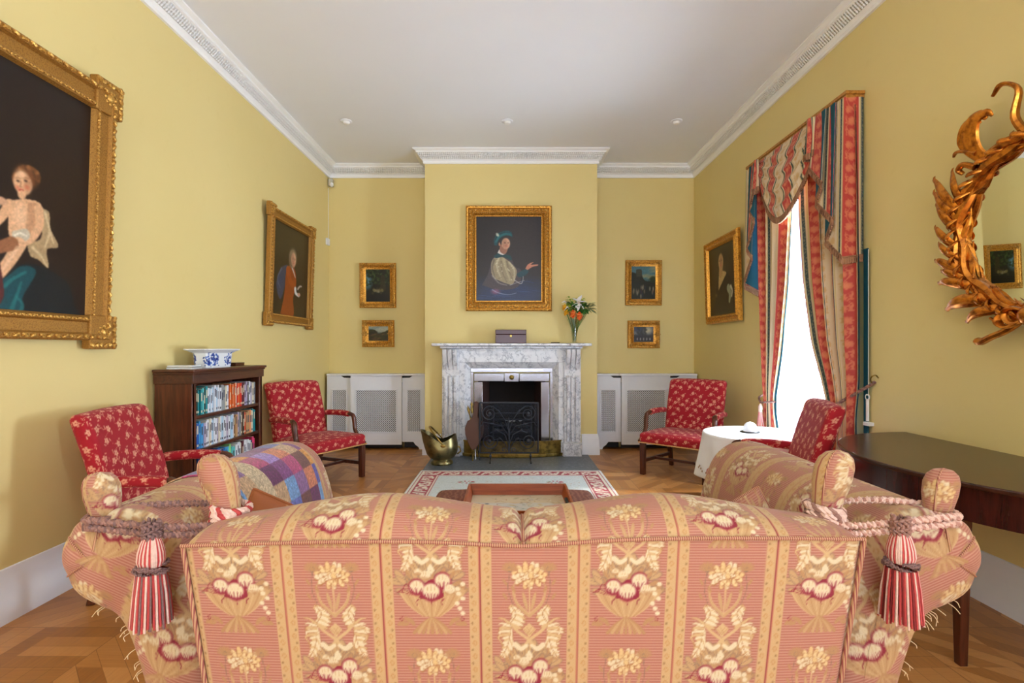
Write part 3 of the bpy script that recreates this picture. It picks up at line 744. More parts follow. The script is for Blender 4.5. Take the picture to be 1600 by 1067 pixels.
part('firebrick_cheek', MB().add([(.39, 6.535, 0), (.33, 6.97, 0), (.33, 6.97, .97), (.39, 6.535, .97), (.45, 6.54, 0), (.45, 6.97, 0), (.45, 6.97, .97), (.45, 6.54, .97)], [(0, 3, 2, 1), (4, 5, 6, 7), (0, 4, 7, 3), (1, 2, 6, 5)]), M['brick'], 0)
part('firebrick_back', MB().box((-.28, 6.93, .03), (.33, 6.97, .97)), M['soot'], 0)
b = MB()
for z in (.28, .36, .44, .52): b.tube([(-.22, 6.60, z), (.27, 6.60, z)], .010, 8)
for x in (-.22, .27): b.tube([(x, 6.60, .03), (x, 6.60, .58)], .014, 8); b.ball((x, 6.60, .60), .02, 8, 6)
b.box((-.22, 6.61, .26), (.27, 6.92, .275))
part('grate_basket', b, M['iron'], 0)
b = MB()
for k in range(34):
    q = rng.uniform(0, 1, 3); b.ball((-.19+.43*q[0], 6.65+.2*q[1], .30+.05*q[2]+.02*(k % 3)), (.03, .026, .022), 6, 4, Matrix.Rotation(k*1.3, 4, 'Z'))
part('coal', b, M['black'], 0, ang=5)['kind'] = 'stuff'
b = MB()
for k in range(12):
    q = rng.uniform(0, 1, 3); b.ball((-.05+.2*q[0], 6.64+.12*q[1], .40+.02*q[2]), (.024, .02, .012), 6, 4, Matrix.Rotation(k*1.1, 4, 'Z'))
part('white_ash', b, M['plaster'], 0, ang=5)['kind'] = 'stuff'

r = empty('brass_fender', (0.1, 6.4, 0), 0, 'low bowed brass fender on the slate hearth, behind the black fire screen', 'fender')
def bow(z0, z1, th, off=0, n=26):
    A = []; 
    for i in range(n):
        t = i/(n-1); x = -.60+1.26*t; y = 6.47-.135*math.sin(PI*t)**.6-off; A.append((x, y))
    b = MB(); V = []
    for x, y in A: V += [(x, y, z0), (x, y-th, z0), (x, y-th, z1), (x, y, z1)]
    F = [(i*4+j, i*4+(j+1) % 4, i*4+4+(j+1) % 4, i*4+4+j) for i in range(n-1) for j in range(4)]+[(0, 3, 2, 1), (n*4-4, n*4-3, n*4-2, n*4-1)]
    return b.add(V, F)
Rf = Matrix.Translation((-.1, -6.4, 0))
bow(.03, .19, .006).build('fret_plate', M['brass'], r, M=Rf)
bow(.185, .205, .016, -.005).build('top_rail', M['brass'], r, bevel=.004, M=Rf)
bow(.006, .045, .03, -.0).build('base_moulding', M['brass'], r, bevel=.008, M=Rf)

# fire screen
r = empty('fire_screen', (-.015, 6.13, .006), 0, 'black wrought iron fire screen with scrollwork over fine mesh, before the grate', 'fire screen')
b = MB(); w, z0, z1 = .35, .10, .70
for p, q in (((-w, 0, z0), (w, 0, z0)), ((-w, 0, z1), (w, 0, z1)), ((-w, 0, z0), (-w, 0, z1)), ((w, 0, z0), (w, 0, z1))): b.tube([p, q], .010, 6)
b.build('frame', M['iron'], r)
MB().box((-w, -.001, z0), (w, .001, z1)).build('mesh_panel', M['gauze'], r, smooth=False)
b = MB()
def spiral(cx, cz, R, a0, turns, s, n=34):
    return [(cx+s*R*(1-.82*i/n)*math.cos(a0+turns*2*PI*i/n), -.012, cz+R*(1-.82*i/n)*math.sin(a0+turns*2*PI*i/n)) for i in range(n+1)]
for s in (-1, 1):
    for cz, R in ((.57, .10), (.24, .10)):
        sp = spiral(s*.23, cz, R, PI*.9, -1.9 if cz > .4 else 1.9, s); b.tube(sp, .006, 5)
        b.ball((s*.23, -.016, cz), (.022, .012, .022), 8, 6)
    b.tube([(s*.33, -.012, .42), (s*.30, -.012, .47), (s*.2, -.012, .45), (s*.08, -.012, .42), (0, -.012, .30)], .006, 5)
    b.tube([(0, -.012, .12), (s*.01, -.012, .22), (s*.05, -.012, .32), (s*.14, -.012, .37), (s*.22, -.012, .34)], .006, 5)
    b.tube([(0, -.012, .12), (s*.05, -.012, .22), (s*.10, -.012, .27), (s*.18, -.012, .26)], .005, 5)
    b.tube([(s*.0, -.012, .35), (s*.05, -.012, .5), (s*.12, -.012, .6), (s*.2, -.012, .66)], .005, 5)
    sp = spiral(s*.06, .135, .035, -PI/2, -1.2, s, 18); b.tube(sp, .005, 5)
    for x, z, a in ((.14, .37, .6), (.12, .6, .9), (.2, .45, 0), (.1, .27, .6)):
        b.ball((s*x, -.014, z), (.03, .006, .010), 7, 5, Matrix.Rotation(-s*a, 4, 'Y'))
b.tube([(0, -.012, z0), (.006, -.012, .25), (-.004, -.012, .4), (0, -.012, .52)], [.011, .010, .008, .005], 6)
b.build('scrollwork', M['iron'], r)
for x in (-.22, .26):
    b = MB(); b.tube([(x, -.0, z0), (x, 0, .03), (x, -.05, .012), (x, -.12, .02), (x, -.15, .006)], .008, 6)
    b.tube([(x, 0, .03), (x, .06, .012), (x, .10, .006)], .007, 6); b.ball((x, -.0, .06), .016, 8, 6); b.build('foot', M['iron'], r)

# coal scuttle
r = empty('coal_scuttle', (-.80, 6.0, .006), .1, 'helmet-shaped aged brass coal scuttle standing left on the slate hearth', 'coal scuttle')
b = MB(); n = 40; prof = [(.10, .055), (.14, .075), (.175, .12), (.188, .18), (.182, .23), (.165, .28), (.155, .32)]
A = np.zeros((len(prof)*2, n, 3))
for i, (rr, z) in enumerate(prof+[(q[0]-.006, q[1]) for q in prof[::-1]]):
    f = max(0, (z-.13)/.19)
    for k in range(n):
        a = 2*PI*k/n; c = math.cos(a); side = abs(math.sin(a))
        zz = z+f*(.085*max(0, -c)**1.5+.03*max(0, c)-.05*side**2); rad = rr*(1+f**1.6*(.62*max(0, -c)**3+.05*max(0, c)))
        A[i, k] = (rad*c, rad*math.sin(a)*.92, zz)
b.grid(A, False, True); b.build('body', M['brassd'], r)
MB().lathe([(.128, 0), (.132, .015), (.125, .035), (.105, .05), (.10, .06), (.02, .06)], (0, 0, 0), 28).build('foot_ring', M['brassd'], r)
b = MB(); P = [(.02+.01*math.sin(t*PI)-.19*math.sin(PI*t)*.9, .165*math.cos(PI*t), .245+.19*math.sin(PI*t)) for t in np.linspace(0, 1, 21)]
b.tube(P, [.007+.004*math.sin(PI*t) for t in np.linspace(0, 1, 21)], 8); b.build('swing_handle', M['brass'], r)
for sy in (-1, 1): MB().ball((.02, sy*.165, .235), (.03, .01, .02), 10, 6).build('handle_boss', M['brass'], r)
b = MB(); b.tube([(.165, 0, .20), (.21, 0, .19), (.22, 0, .14), (.18, 0, .11)], .009, 8); b.build('rear_grip', M['brass'], r)
MB().lathe([(.14, .20), (.10, .23), (.02, .235)], (0, 0, 0), 20).build('coal_fill', M['black'], r)

# bellows leaning on the jamb
r = empty('fire_bellows', (-.45, 6.14, .006), 0, 'brown leather and wood hand bellows leaning on the hearth beside the scuttle', 'bellows')
Rb = Matrix.Rotation(-.10, 4, 'X') @ Matrix.Rotation(.06, 4, 'Y')
o = [(0, .13), (.03, .15), (.07, .22), (.105, .31), (.115, .39), (.09, .47), (.035, .51), (.03, .53), (.028, .70), (.0, .715)]
pl = o+[(-x, z) for x, z in o[::-1][1:-1]]
MB().prism(pl, 'y', -.035, -.02).build('front_board', M['leather'], r, bevel=.004, M=Rb)
MB().prism(pl, 'y', .02, .035).build('back_board', M['mahog'], r, bevel=.004, M=Rb)
pl2 = [(x*.96, .15+(z-.15)*.98) for x, z in pl if z < .52 and z > .14]
MB().prism(pl2, 'y', -.02, .02).build('leather_gusset', M['black'], r, M=Rb)
MB().tube([(0, 0, .16), (0, 0, .08), (0, 0, .0)], [.018, .012, .008], 8).build('nozzle', M['brass'], r, M=Rb)
r = empty('fire_poker', (-.36, 6.17, .006), 0, 'brass fire poker leaning against the marble beside the fire screen', 'poker')
Rb = Matrix.Rotation(-.2, 4, 'X') @ Matrix.Rotation(-.24, 4, 'Y')
MB().tube([(0, 0, 0), (0, 0, .32)], .007, 8).build('shaft', M['iron'], r, M=Rb)
b = MB(); b.lathe([(.008, .30), (.014, .33), (.008, .35), (.012, .40), (.016, .43), (.008, .46), (.012, .50), (.008, .56), (.016, .60), (.019, .63), (.008, .66), (.002, .68)], (0, 0, 0), 10); b.build('handle', M['brass'], r, M=Rb)
r = empty('fire_tongs', (-.43, 6.22, .006), 0, 'steel fire tongs with brass finial standing behind the bellows', 'tongs')
Rb = Matrix.Rotation(-.2, 4, 'X') @ Matrix.Rotation(-.07, 4, 'Y')
b = MB()
for s in (-1, 1): b.tube([(s*.012, 0, 0), (s*.018, 0, .25), (s*.012, 0, .56)], .006, 6)
b.build('arms', M['steel'], r, M=Rb)
MB().lathe([(.012, .56), (.02, .60), (.010, .64), (.016, .67), (.004, .70)], (0, 0, 0), 10).build('finial', M['brass'], r, M=Rb)

# mantel things
M['boxwood'] = plain('purple_brown_veneer', (74, 26, 40), 0.22, spec=.4)
r = empty('wooden_box', (.01, 6.36, 1.42), 0, 'polished dark wooden box with small lock on the mantel under the portrait', 'box')
MB().box((-.19, -.09, 0), (.19, .09, .105)).build('body', M['boxwood'], r, bevel=.004)
MB().box((-.19, -.09, .108), (.19, .09, .165)).build('lid', M['boxwood'], r, bevel=.005)
MB().box((-.012, -.093, .075), (.012, -.089, .10)).build('lock_plate', M['brass'], r, bevel=.002)
o = MB().box((-.055, -.01, 0), (.055, .012, .010)).build('pen', M['black'], None, bevel=.004); o.location = (.56, 6.34, 1.42); tag(o, 'slim dark pen-like object lying on the mantel left of the flower vase', 'pen')
r = empty('glass_vase', (.80, 6.38, 1.42), 0, 'flared cut-glass flower vase at the right end of the mantel', 'vase')
prof = [(.052, 0), (.05, .008), (.022, .016), (.026, .03), (.032, .10), (.045, .19), (.072, .26), (.092, .30)]
inn = [(q[0]-.005, q[1]) for q in prof[::-1][:-4]]+[(.02, .035)]
MB().lathe(prof+inn, (0, 0, 0), 28).build('bowl', M['crystal'], r)
def petal(b, base, d, L, w, curl=.3, n=6, m=5):
    d = Vector(d).normalized(); sd = d.cross(Vector((0, 0, 1))); sd = sd.normalized() if sd.length > .1 else Vector((1, 0, 0)); up = sd.cross(d)
    A = np.zeros((n, m, 3))
    for i in range(n):
        t = i/(n-1); ww = w*math.sin(PI*min(1, .12+.88*t))**.8 if t < 1 else w*.05
        for j in range(m):
            s = j/(m-1)*2-1; p = Vector(base)+d*(L*t)+sd*(ww*s)+up*(-curl*L*t*t+.25*ww*s*s); A[i, j] = p
    b.grid(A)
def stem(r, p, m='stem'):
    b = MB(); b.tube([p, (p[0]*.35, p[1]*.35, p[2]*.55), (p[0]*-.1, p[1]*-.1, .035)], .0035, 5); b.build('stem', M['leafg'], r)
M['leafg'] = plain('leaf_green', (58, 118, 44), 0.5, var=.3, sc=40)
M['leafy'] = plain('lime_green', (150, 180, 60), 0.6, var=.2, sc=40)
M['yel'] = plain('yellow_petal', (236, 178, 26), 0.6, var=.1)
M['org'] = plain('orange_petal', (232, 88, 22), 0.55, var=.15, sc=60)
M['org2'] = plain('pale_orange_petal', (250, 150, 70), 0.55, var=.1)
M['lily'] = plain('white_petal', (246, 244, 248), 0.5, var=.02)
VO = (.80, 6.38, 1.42)
def flower(name, label, cat='flower', group='flowers in the glass vase'): return empty(name, VO, 0, label, cat, group)
r = flower('white_lily', 'open white lily topping the bouquet on the mantel')
b = MB(); c = (.045, -.06, .50)
for k in range(6): a = k*PI/3+.3; petal(b, c, (math.cos(a), -.35, math.sin(a)), .105, .034, .22)
b.build('petals', M['lily'], r, solid=.0015); stem(r, c)
b = MB(); [b.tube([c, (c[0]+.02*math.cos(k), c[1]-.035, c[2]+.02*math.sin(k))], .002, 4) for k in range(5)]; b.build('stamens', M['yel'], r)
for i, c in enumerate(((-.028, -.075, .36), (.052, -.08, .335))):
    r = flower('orange_rose', ('orange rose low in the bouquet, the one left of the other', 'orange rose low in the bouquet, right one, below the lily')[i]); b = MB()
    for ring, (nn, L, el) in enumerate(((8, .056, .1), (7, .048, .5), (6, .036, .9), (4, .024, 1.3))):
        for k in range(nn): a = 2*PI*k/nn+ring*.5; b.mi((ring+k) % 2); petal(b, c, (math.cos(a)*math.cos(el), -math.sin(el)-.1, math.sin(a)*math.cos(el)), L, .022, .15)
    b.build('petals', [M['org'], M['org2']], r, solid=.0012); stem(r, c)
for i, c in enumerate(((-.125, -.04, .44), (-.105, -.05, .375))):
    r = flower('yellow_rose', ('upper yellow rose at the left edge of the bouquet', 'lower yellow rose at the left edge of the bouquet')[i]); b = MB()
    for ring, (nn, L, el) in enumerate(((7, .044, .1), (6, .036, .7), (4, .024, 1.2))):
        for k in range(nn): a = 2*PI*k/nn+ring*.5; petal(b, c, (math.cos(a)*math.cos(el), -math.sin(el)-.1, math.sin(a)*math.cos(el)), L, .024, -.35)
    b.build('petals', M['yel'], r, solid=.0012); stem(r, c)
for i, c in enumerate(((-.10, -.02, .50), (-.07, -.05, .43))):
    r = flower('lily_bud', ('closed white lily bud, the higher, at the left of the bouquet', 'closed white lily bud, the lower, beside the yellow roses')[i])
    MB().tube([c, (c[0]-.025, c[1]-.01, c[2]+.02), (c[0]-.06, c[1]-.015, c[2]+(.005 if i == 0 else -.025))], [.004, .011, .002], 8).build('petals', M['lily'], r); stem(r, c)
for i, (cx, cz, sx, n, mm, lb) in enumerate(((.14, .43, .085, 90, 'leafg', 'dark green glossy leaf sprig at the right of the bouquet'), (.0, .44, .09, 90, 'leafg', 'dark green leaves filling the middle of the bouquet'),
        (-.04, .50, .06, 40, 'leafy', 'lime green filler sprig at the top left of the bouquet'), (.09, .50, .05, 26, 'leafy', 'lime green filler sprig right of the lily'))):
    r = flower('foliage_sprig', lb, 'foliage'); b = MB(); q = random.Random(i+4)
    for k in range(n):
        a, e = q.uniform(0, 2*PI), q.uniform(-.6, 1.2); rr = q.random()**.5
        p = (cx+sx*rr*math.cos(a), -.02+.05*math.sin(a)*rr, cz+.07*rr*math.sin(e))
        petal(b, p, (math.cos(a)+(.8 if i == 0 else 0), math.sin(a)*.6-.2, math.sin(e)), q.uniform(.045, .075) if mm == 'leafg' else .03, .015, .3, 5, 3)
    for k in range(6): b.tube([(cx+sx*.6*math.cos(k), .01*math.sin(k), cz), (cx*.3+.008*math.cos(k), .01*math.sin(k*2), .2), (.01*math.cos(k*2), .01*math.sin(k), .035)], .0025, 4)
    b.build('leaves', M[mm], r)
# ------------------------------------------------------------------ framed oil paintings
def canvas(w, h, pic, r, y, name='canvas', res=200, z0=0):
    nu, nv = max(8, int(w*res)), max(8, int(h*res))
    U, V = np.meshgrid(np.linspace(0, 1, nu), np.linspace(0, 1, nv), indexing='ij')
    P = np.stack([(U-.5)*w, np.full_like(U, y), z0+V*h], -1)
    c = lin(np.clip(pic.sample(U*pic.w, V*pic.h), 0, 255))
    F = gridF(nu, nv); n = len(P.reshape(-1, 3))
    return np_obj(name, P, F, M['paint'], r, c, smooth=False, solid=.004)
def framed(label, loc, rz, w, h, fw, prof, pic, orn=(), ears=None, tilt=0, gm='gold', group=None, liner=None, ypic=-.012, res=200, cornerleaf=False, centre=False):
    """w,h outer size; prof = [(inset, height)]; orn = [(inset, height, spacing, radii)]"""
    r = empty('painting', loc, rz, label, 'painting', group); r.rotation_euler = (tilt, 0, rz)
    b = MB(); n = len(prof); V = []
    for ins, y in prof:
        for sx, sz in ((-1, 0), (1, 0), (1, 1), (-1, 1)): V.append((sx*(w/2-ins), -y, ins if sz == 0 else h-ins))
    F = [(i*4+k, i*4+(k+1) % 4, (i+1)*4+(k+1) % 4, (i+1)*4+k) for i in range(n-1) for k in range(4)]
    b.add(V, F); b.build('frame', M[gm], r, ang=30)
    b = MB()
    for ins, y, sp, rad, tw in orn:
        for (p0, p1, ax) in (((-w/2+ins, ins), (w/2-ins, ins), 0), ((-w/2+ins, h-ins), (w/2-ins, h-ins), 0), ((-w/2+ins, ins), (-w/2+ins, h-ins), 1), ((w/2-ins, ins), (w/2-ins, h-ins), 1)):
            L = math.hypot(p1[0]-p0[0], p1[1]-p0[1]); k = max(2, int(L/sp))
            for i in range(k):
                t = (i+.5)/k; x = p0[0]+(p1[0]-p0[0])*t; z = p0[1]+(p1[1]-p0[1])*t
                a = tw*(1 if i % 2 else -1)+(PI/2 if ax else 0)
                b.ball((x, -y, z), rad, 6, 4, Matrix.Rotation(-a, 4, 'Y'))
    if cornerleaf:
        for sx in (-1, 1):
            for z, sz in ((0, 1), (h, -1)):
                cx, cz = sx*(w/2-fw*.5), z+sz*fw*.5
                for k in range(7):
                    a = k*PI/3.5; b.ball((cx+fw*.28*math.cos(a), -prof[2][1]-.004, cz+fw*.28*math.sin(a)), (fw*.2, .012, fw*.09), 6, 4, Matrix.Rotation(-a, 4, 'Y'))
                b.ball((cx, -prof[2][1]-.01, cz), (fw*.14,)*3, 6, 4)
    if centre:
        for x, z in ((0, fw*.5), (0, h-fw*.5), (-w/2+fw*.5, h/2), (w/2-fw*.5, h/2)):
            for k in range(6): a = k*PI/3; b.ball((x+fw*.4*math.cos(a), -prof[2][1]-.003, z+fw*.25*math.sin(a)), (fw*.22, .012, fw*.10), 6, 4, Matrix.Rotation(-a, 4, 'Y'))
    if b.v: b.build('carved_ornament', M['gold2'], r)
    if ears:
        e, s, d = ears
        for sx in (-1, 1):
            for z, sz in ((0, 1), (h, -1)):
                b = MB(); x0 = sx*(w/2+e); x1 = sx*(w/2+e-s); z0 = z-sz*e; z1 = z0+sz*s
                b.box((min(x0, x1), -d, min(z0, z1)), (max(x0, x1), 0, max(z0, z1)))
                o = b.build('corner_block', M[gm], r, bevel=.008)
                b = MB(); cx, cz = sx*(w/2+e-s*.5), z0+sz*s*.5; b.ball((cx, -d, cz), (s*.14, .014, s*.14), 10, 6)
                for k in range(8): a = k*PI/4; b.ball((cx+s*.17*math.cos(a), -d, cz+s*.17*math.sin(a)), (s*.07, .008, s*.05), 6, 4)
                for k in range(6):
                    t = (k+.5)/6*s; a = .6 if k % 2 else -.6
                    b.ball((x0-sx*.022, -d-.002, z0+sz*t), (s*.07, .010, s*.10), 6, 4, Matrix.Rotation(a, 4, 'Y')); b.ball((x0-sx*t, -d-.002, z0+sz*.022), (s*.10, .010, s*.07), 6, 4, Matrix.Rotation(a, 4, 'Y'))
                b.build('rosette', M['gold2'], o)
    cw, ch = w-2*fw, h-2*fw
    if liner: pass
    canvas(cw+.01, ch+.01, pic, r, ypic, res=res, z0=fw-.005)
    return r
def face(p, x, y, s, turn=.25, skin=(206, 158, 128), dark=(120, 78, 60)):
    p.ell(x, y, s*.40, s*.54, skin, 0, 1, .12); p.ell(x-turn*s*.6, y-.02*s, s*.22, s*.48, dark, 0, .35, .5)
    p.ell(x+turn*s*.25, y-.22*s, s*.20, s*.16, (196, 120, 100), 0, .35, .6)
    for k in (-1, 1):
        ex = x+turn*s*.3+k*s*.155; p.ell(ex, y+.06*s, s*.075, s*.032, (60, 36, 30), 0, .85, .3); p.stroke([(ex-.09*s, y+.13*s), (ex, y+.155*s), (ex+.09*s, y+.13*s)], s*.012, s*.010, (90, 58, 44), .7)
    nx = x+turn*s*.42; p.stroke([(nx, y+.05*s), (nx+.03*s, y-.10*s), (nx-.02*s, y-.13*s)], s*.012, s*.02, dark, .6)
    p.stroke([(nx-.10*s, y-.25*s), (nx, y-.235*s), (nx+.08*s, y-.25*s)], s*.018, s*.016, (168, 70, 62), .9)
# 1 over the mantel: half-length sitter in a teal cap
def pic_cap():
    w, h = .79, 1.05; p = Pic(w, h, (40, 37, 42), 420); X = lambda v: (v-188)/409*w; Y = lambda v: h-(v-152)/540*h; Q = lambda l: [(X(a), Y(b)) for a, b in l]
    p.ell(X(470), Y(300), .25, .35, (56, 50, 52), 0, .7, .8)
    p.ell(X(400), Y(660), .5, .20, (34, 52, 92), 0, .9, .5)  # blue low on the canvas: painted window sheen along with blue drapery
    q = random.Random(1)
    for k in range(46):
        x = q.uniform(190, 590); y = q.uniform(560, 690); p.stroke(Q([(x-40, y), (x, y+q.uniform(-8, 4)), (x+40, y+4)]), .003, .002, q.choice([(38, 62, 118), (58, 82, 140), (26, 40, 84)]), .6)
    p.poly(Q([(225, 590), (262, 520), (285, 440), (320, 395), (395, 400), (430, 470), (470, 500), (450, 600), (330, 620)]), (70, 62, 70))
    p.poly(Q([(283, 510), (283, 450), (300, 418), (340, 408), (385, 432), (425, 470), (442, 500), (436, 540), (415, 585), (372, 578), (330, 560), (300, 545)]), (150, 138, 112))
    for l, c_, w_ in (([(300, 430), (290, 480), (305, 540)], (92, 84, 74), .010), ([(330, 415), (318, 470), (345, 550)], (196, 186, 156), .014), ([(360, 425), (372, 480), (400, 560)], (186, 174, 140), .016), ([(345, 440), (350, 500), (380, 570)], (112, 102, 84), .008),
            ([(395, 445), (425, 490), (425, 560)], (200, 190, 160), .010), ([(290, 530), (330, 575), (380, 590)], (160, 156, 150), .008), ([(380, 440), (395, 500), (415, 550)], (106, 96, 80), .006)): p.stroke(Q(l), w_, w_*.4, c_, .8, soft=.008)
    for k in range(18):
        x, y = q.uniform(305, 425), q.uniform(430, 560); p.ell(X(x), Y(y), .009, .006, q.choice([(206, 196, 160), (120, 106, 80), (214, 206, 180)]), q.random()*3, .8, .5)
    p.stroke(Q([(430, 560), (470, 580), (482, 540), (470, 520)]), .005, .003, (190, 188, 180), .8); p.stroke(Q([(400, 590), (440, 575), (490, 560)]), .005, .003, (150, 150, 160), .8)
    p.poly(Q([(440, 520), (480, 495), (505, 486), (515, 506), (490, 530), (455, 540)]), (24, 66, 78))
    p.poly(Q([(298, 405), (330, 386), (370, 396), (402, 402), (408, 432), (360, 412), (312, 418)]), (20, 64, 72))
    p.poly(Q([(322, 385), (335, 362), (350, 372), (372, 388), (352, 398)]), (206, 200, 196)); p.poly(Q([(338, 330), (336, 372), (358, 392), (376, 386), (384, 350)]), (150, 104, 86))
    face(p, X(374), Y(326), .128, .22, (206, 160, 134))
    p.ell(X(334), Y(330), .010, .022, (186, 134, 108), 0, 1, .2)
    p.poly(Q([(302, 335), (300, 300), (318, 268), (348, 250), (385, 244), (410, 256), (414, 285), (398, 276), (368, 276), (338, 294), (326, 312), (318, 338)]), (20, 72, 82))
    p.poly(Q([(305, 318), (325, 282), (360, 262), (400, 262), (410, 276), (370, 272), (335, 290), (318, 318)]), (38, 108, 116), .8)
    p.stroke(Q([(308, 300), (330, 268), (370, 252)]), .006, .003, (12, 50, 60), .8); p.ell(X(322), Y(270), .016, .024, (200, 204, 190), .6, .9, .4)
    p.poly(Q([(495, 485), (510, 460), (530, 448), (548, 444), (530, 460), (572, 458), (572, 466), (540, 474), (510, 492)]), (196, 130, 108))
    p.ell(X(310), Y(632), .05, .03, (150, 88, 120), 0, .7, .5); p.stroke(Q([(290, 620), (330, 640), (390, 650), (440, 640)]), .006, .003, (150, 160, 190), .7)
    return p.noise(.06, 2).blur(1)
g1 = [(0, 0), (0, .045), (.012, .055), (.03, .05), (.04, .035), (.075, .045), (.09, .06), (.105, .045), (.12, .02), (.13, .02), (.135, .005)]
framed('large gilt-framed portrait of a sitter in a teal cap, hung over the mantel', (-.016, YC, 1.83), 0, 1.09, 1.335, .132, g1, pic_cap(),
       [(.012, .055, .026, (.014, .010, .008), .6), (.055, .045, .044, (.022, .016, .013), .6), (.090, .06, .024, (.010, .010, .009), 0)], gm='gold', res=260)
# 2 big painting at left, child held on a lap
def pic_child():
    w, h = 1.044, 1.204; p = Pic(w, h, (30, 19, 15), 300); q = random.Random(3)
    def T(a, b):                                              # sitter laid out on the right-hand half of the canvas
        px, py = a/3.139, 220+b/3.139; Y = 2.46*800/(797-px); return (Y-1.928, 1.35+(545-py)*Y/800-1.548)
    Q = lambda l: [T(a, b) for a, b in l]; g = 1/1000.0
    E = lambda a, b, rx, ry, c, rot=0, al=1, so=.15: p.ell(*T(a, b), rx*g, ry*g, c, rot, al, so)
    E(260, 250, 260, 420, (44, 27, 20), 0, .7, .8)
    p.poly(Q([(-160, 892), (-160, 760), (0, 690), (110, 600), (220, 620), (330, 690), (370, 800), (380, 892)]), (18, 24, 30))
    p.poly(Q([(-200, 900), (-160, 740), (10, 680), (110, 610), (180, 640), (120, 760), (110, 860), (30, 900)]), (14, 70, 80))
    for a in ([(0, 740), (60, 680), (130, 640)], [(60, 840), (85, 770), (110, 690)], [(-80, 800), (-20, 740), (40, 700)], [(100, 860), (120, 800), (90, 760)]): p.stroke(Q(a), .012, .006, (36, 118, 120), .7)
    sk = (220, 172, 132); sh = (150, 98, 66); hi = (238, 200, 164)
    p.poly(Q([(200, 330), (235, 350), (245, 430), (285, 515), (230, 530), (240, 600), (235, 620), (190, 580), (150, 560), (140, 500), (200, 470)]), (172, 146, 108))
    for a in ([(215, 350), (235, 420), (260, 500)], [(160, 520), (200, 560), (230, 610)], [(240, 450), (220, 520)]): p.stroke(Q(a), .008, .004, (212, 190, 150), .8)
    p.poly(Q([(45, 290), (130, 285), (195, 312), (190, 400), (165, 470), (60, 480), (38, 400)]), sk); p.poly(Q([(130, 300), (190, 315), (185, 400), (160, 470), (125, 470)]), sh, .35); E(95, 360, 34, 50, hi, 0, .5, .6)
    p.stroke(Q([(185, 335), (190, 410), (160, 470), (115, 500)]), .026, .018, sk); p.stroke(Q([(45, 310), (5, 370), (-40, 420)]), .026, .018, sk)
    p.poly(Q([(60, 440), (130, 430), (140, 480), (60, 505)]), (196, 184, 160)); p.stroke(Q([(70, 460), (100, 450), (130, 465)]), .005, .004, (232, 224, 206))
    p.stroke(Q([(95, 505), (60, 570), (10, 640), (-20, 670)]), .036, .022, sk); p.stroke(Q([(60, 500), (0, 520), (-60, 540)]), .034, .022, sh); p.stroke(Q([(85, 520), (55, 575), (15, 630)]), .010, .006, hi, .5)
    E(112, 505, 20, 18, sk)
    E(120, 178, 62, 56, (104, 62, 34), 0, 1, .25)
    for k in range(30): a = q.uniform(-.2, PI*1.2)-.3; E(120+58*math.cos(a), 182-52*math.sin(a), 13, 11, q.choice([(120, 74, 40), (84, 48, 26), (150, 98, 56)]), q.random()*3, .8, .4)
    E(104, 208, 50, 57, sk, 0, 1, .1); E(132, 200, 22, 56, sh, 0, .4, .5); E(100, 262, 22, 24, sk); E(95, 160, 26, 18, hi, 0, .5, .6)
    for x in (80, 118): E(x, 196, 9, 5, (50, 30, 24), 0, .9, .3); p.stroke(Q([(x-11, 183), (x, 180), (x+11, 184)]), .002, .0015, (120, 76, 50), .7)
    p.stroke(Q([(97, 200), (91, 222), (99, 226)]), .002, .003, sh, .8); p.stroke(Q([(86, 241), (97, 237), (108, 242)]), .0035, .0025, (176, 60, 50))
    E(124, 228, 14, 12, (210, 96, 66), 0, .5, .6); E(78, 228, 10, 10, (210, 96, 66), 0, .5, .6)
    p.poly([(w*.02, 0), (w*.0, h*.45), (w*.12, h*.58), (w*.30, h*.57), (w*.44, h*.46), (w*.52, h*.2), (w*.5, 0)], (84, 34, 36))
    p.poly([(w*.16, h*.56), (w*.24, h*.62), (w*.34, h*.56), (w*.27, h*.47)], (206, 166, 134)); p.ell(w*.25, h*.62, .035, .05, (196, 150, 120))
    p.stroke([(w*.10, h*.52), (w*.16, h*.40), (w*.34, h*.36), (w*.50, h*.42)], .045, .022, (150, 140, 126)); p.ell(w*.52, h*.43, .03, .02, (206, 160, 128))
    p.ell(w*.24, h*.74, .085, .095, (44, 26, 20), 0, 1, .15); face(p, w*.26, h*.715, .15, .2)
    for l in ([(w*.1, h*.5), (w*.14, h*.3), (w*.1, h*.1)], [(w*.3, h*.5), (w*.32, h*.3), (w*.4, h*.1)]): p.stroke(l, .012, .006, (120, 56, 54), .7)
    return p.noise(.05, 2).blur(1)
g2 = [(0, 0), (0, .045), (.01, .055), (.035, .055), (.045, .035), (.105, .035), (.115, .050), (.135, .040), (.145, .012), (.15, .005)]
framed('huge gilt eared-frame painting of a seated child, nearest on the left wall', (XL+.012, 2.45, 1.40), PI/2, 1.34, 1.50, .148, g2, pic_child(),
       [(.022, .058, .046, (.020, .012, .011), .5), (.022, .056, .023, (.006, .010, .008), 0), (.124, .047, .019, (.010, .006, .007), .7)], ears=(.05, .20, .052), tilt=.03, gm='goldflat', res=230)
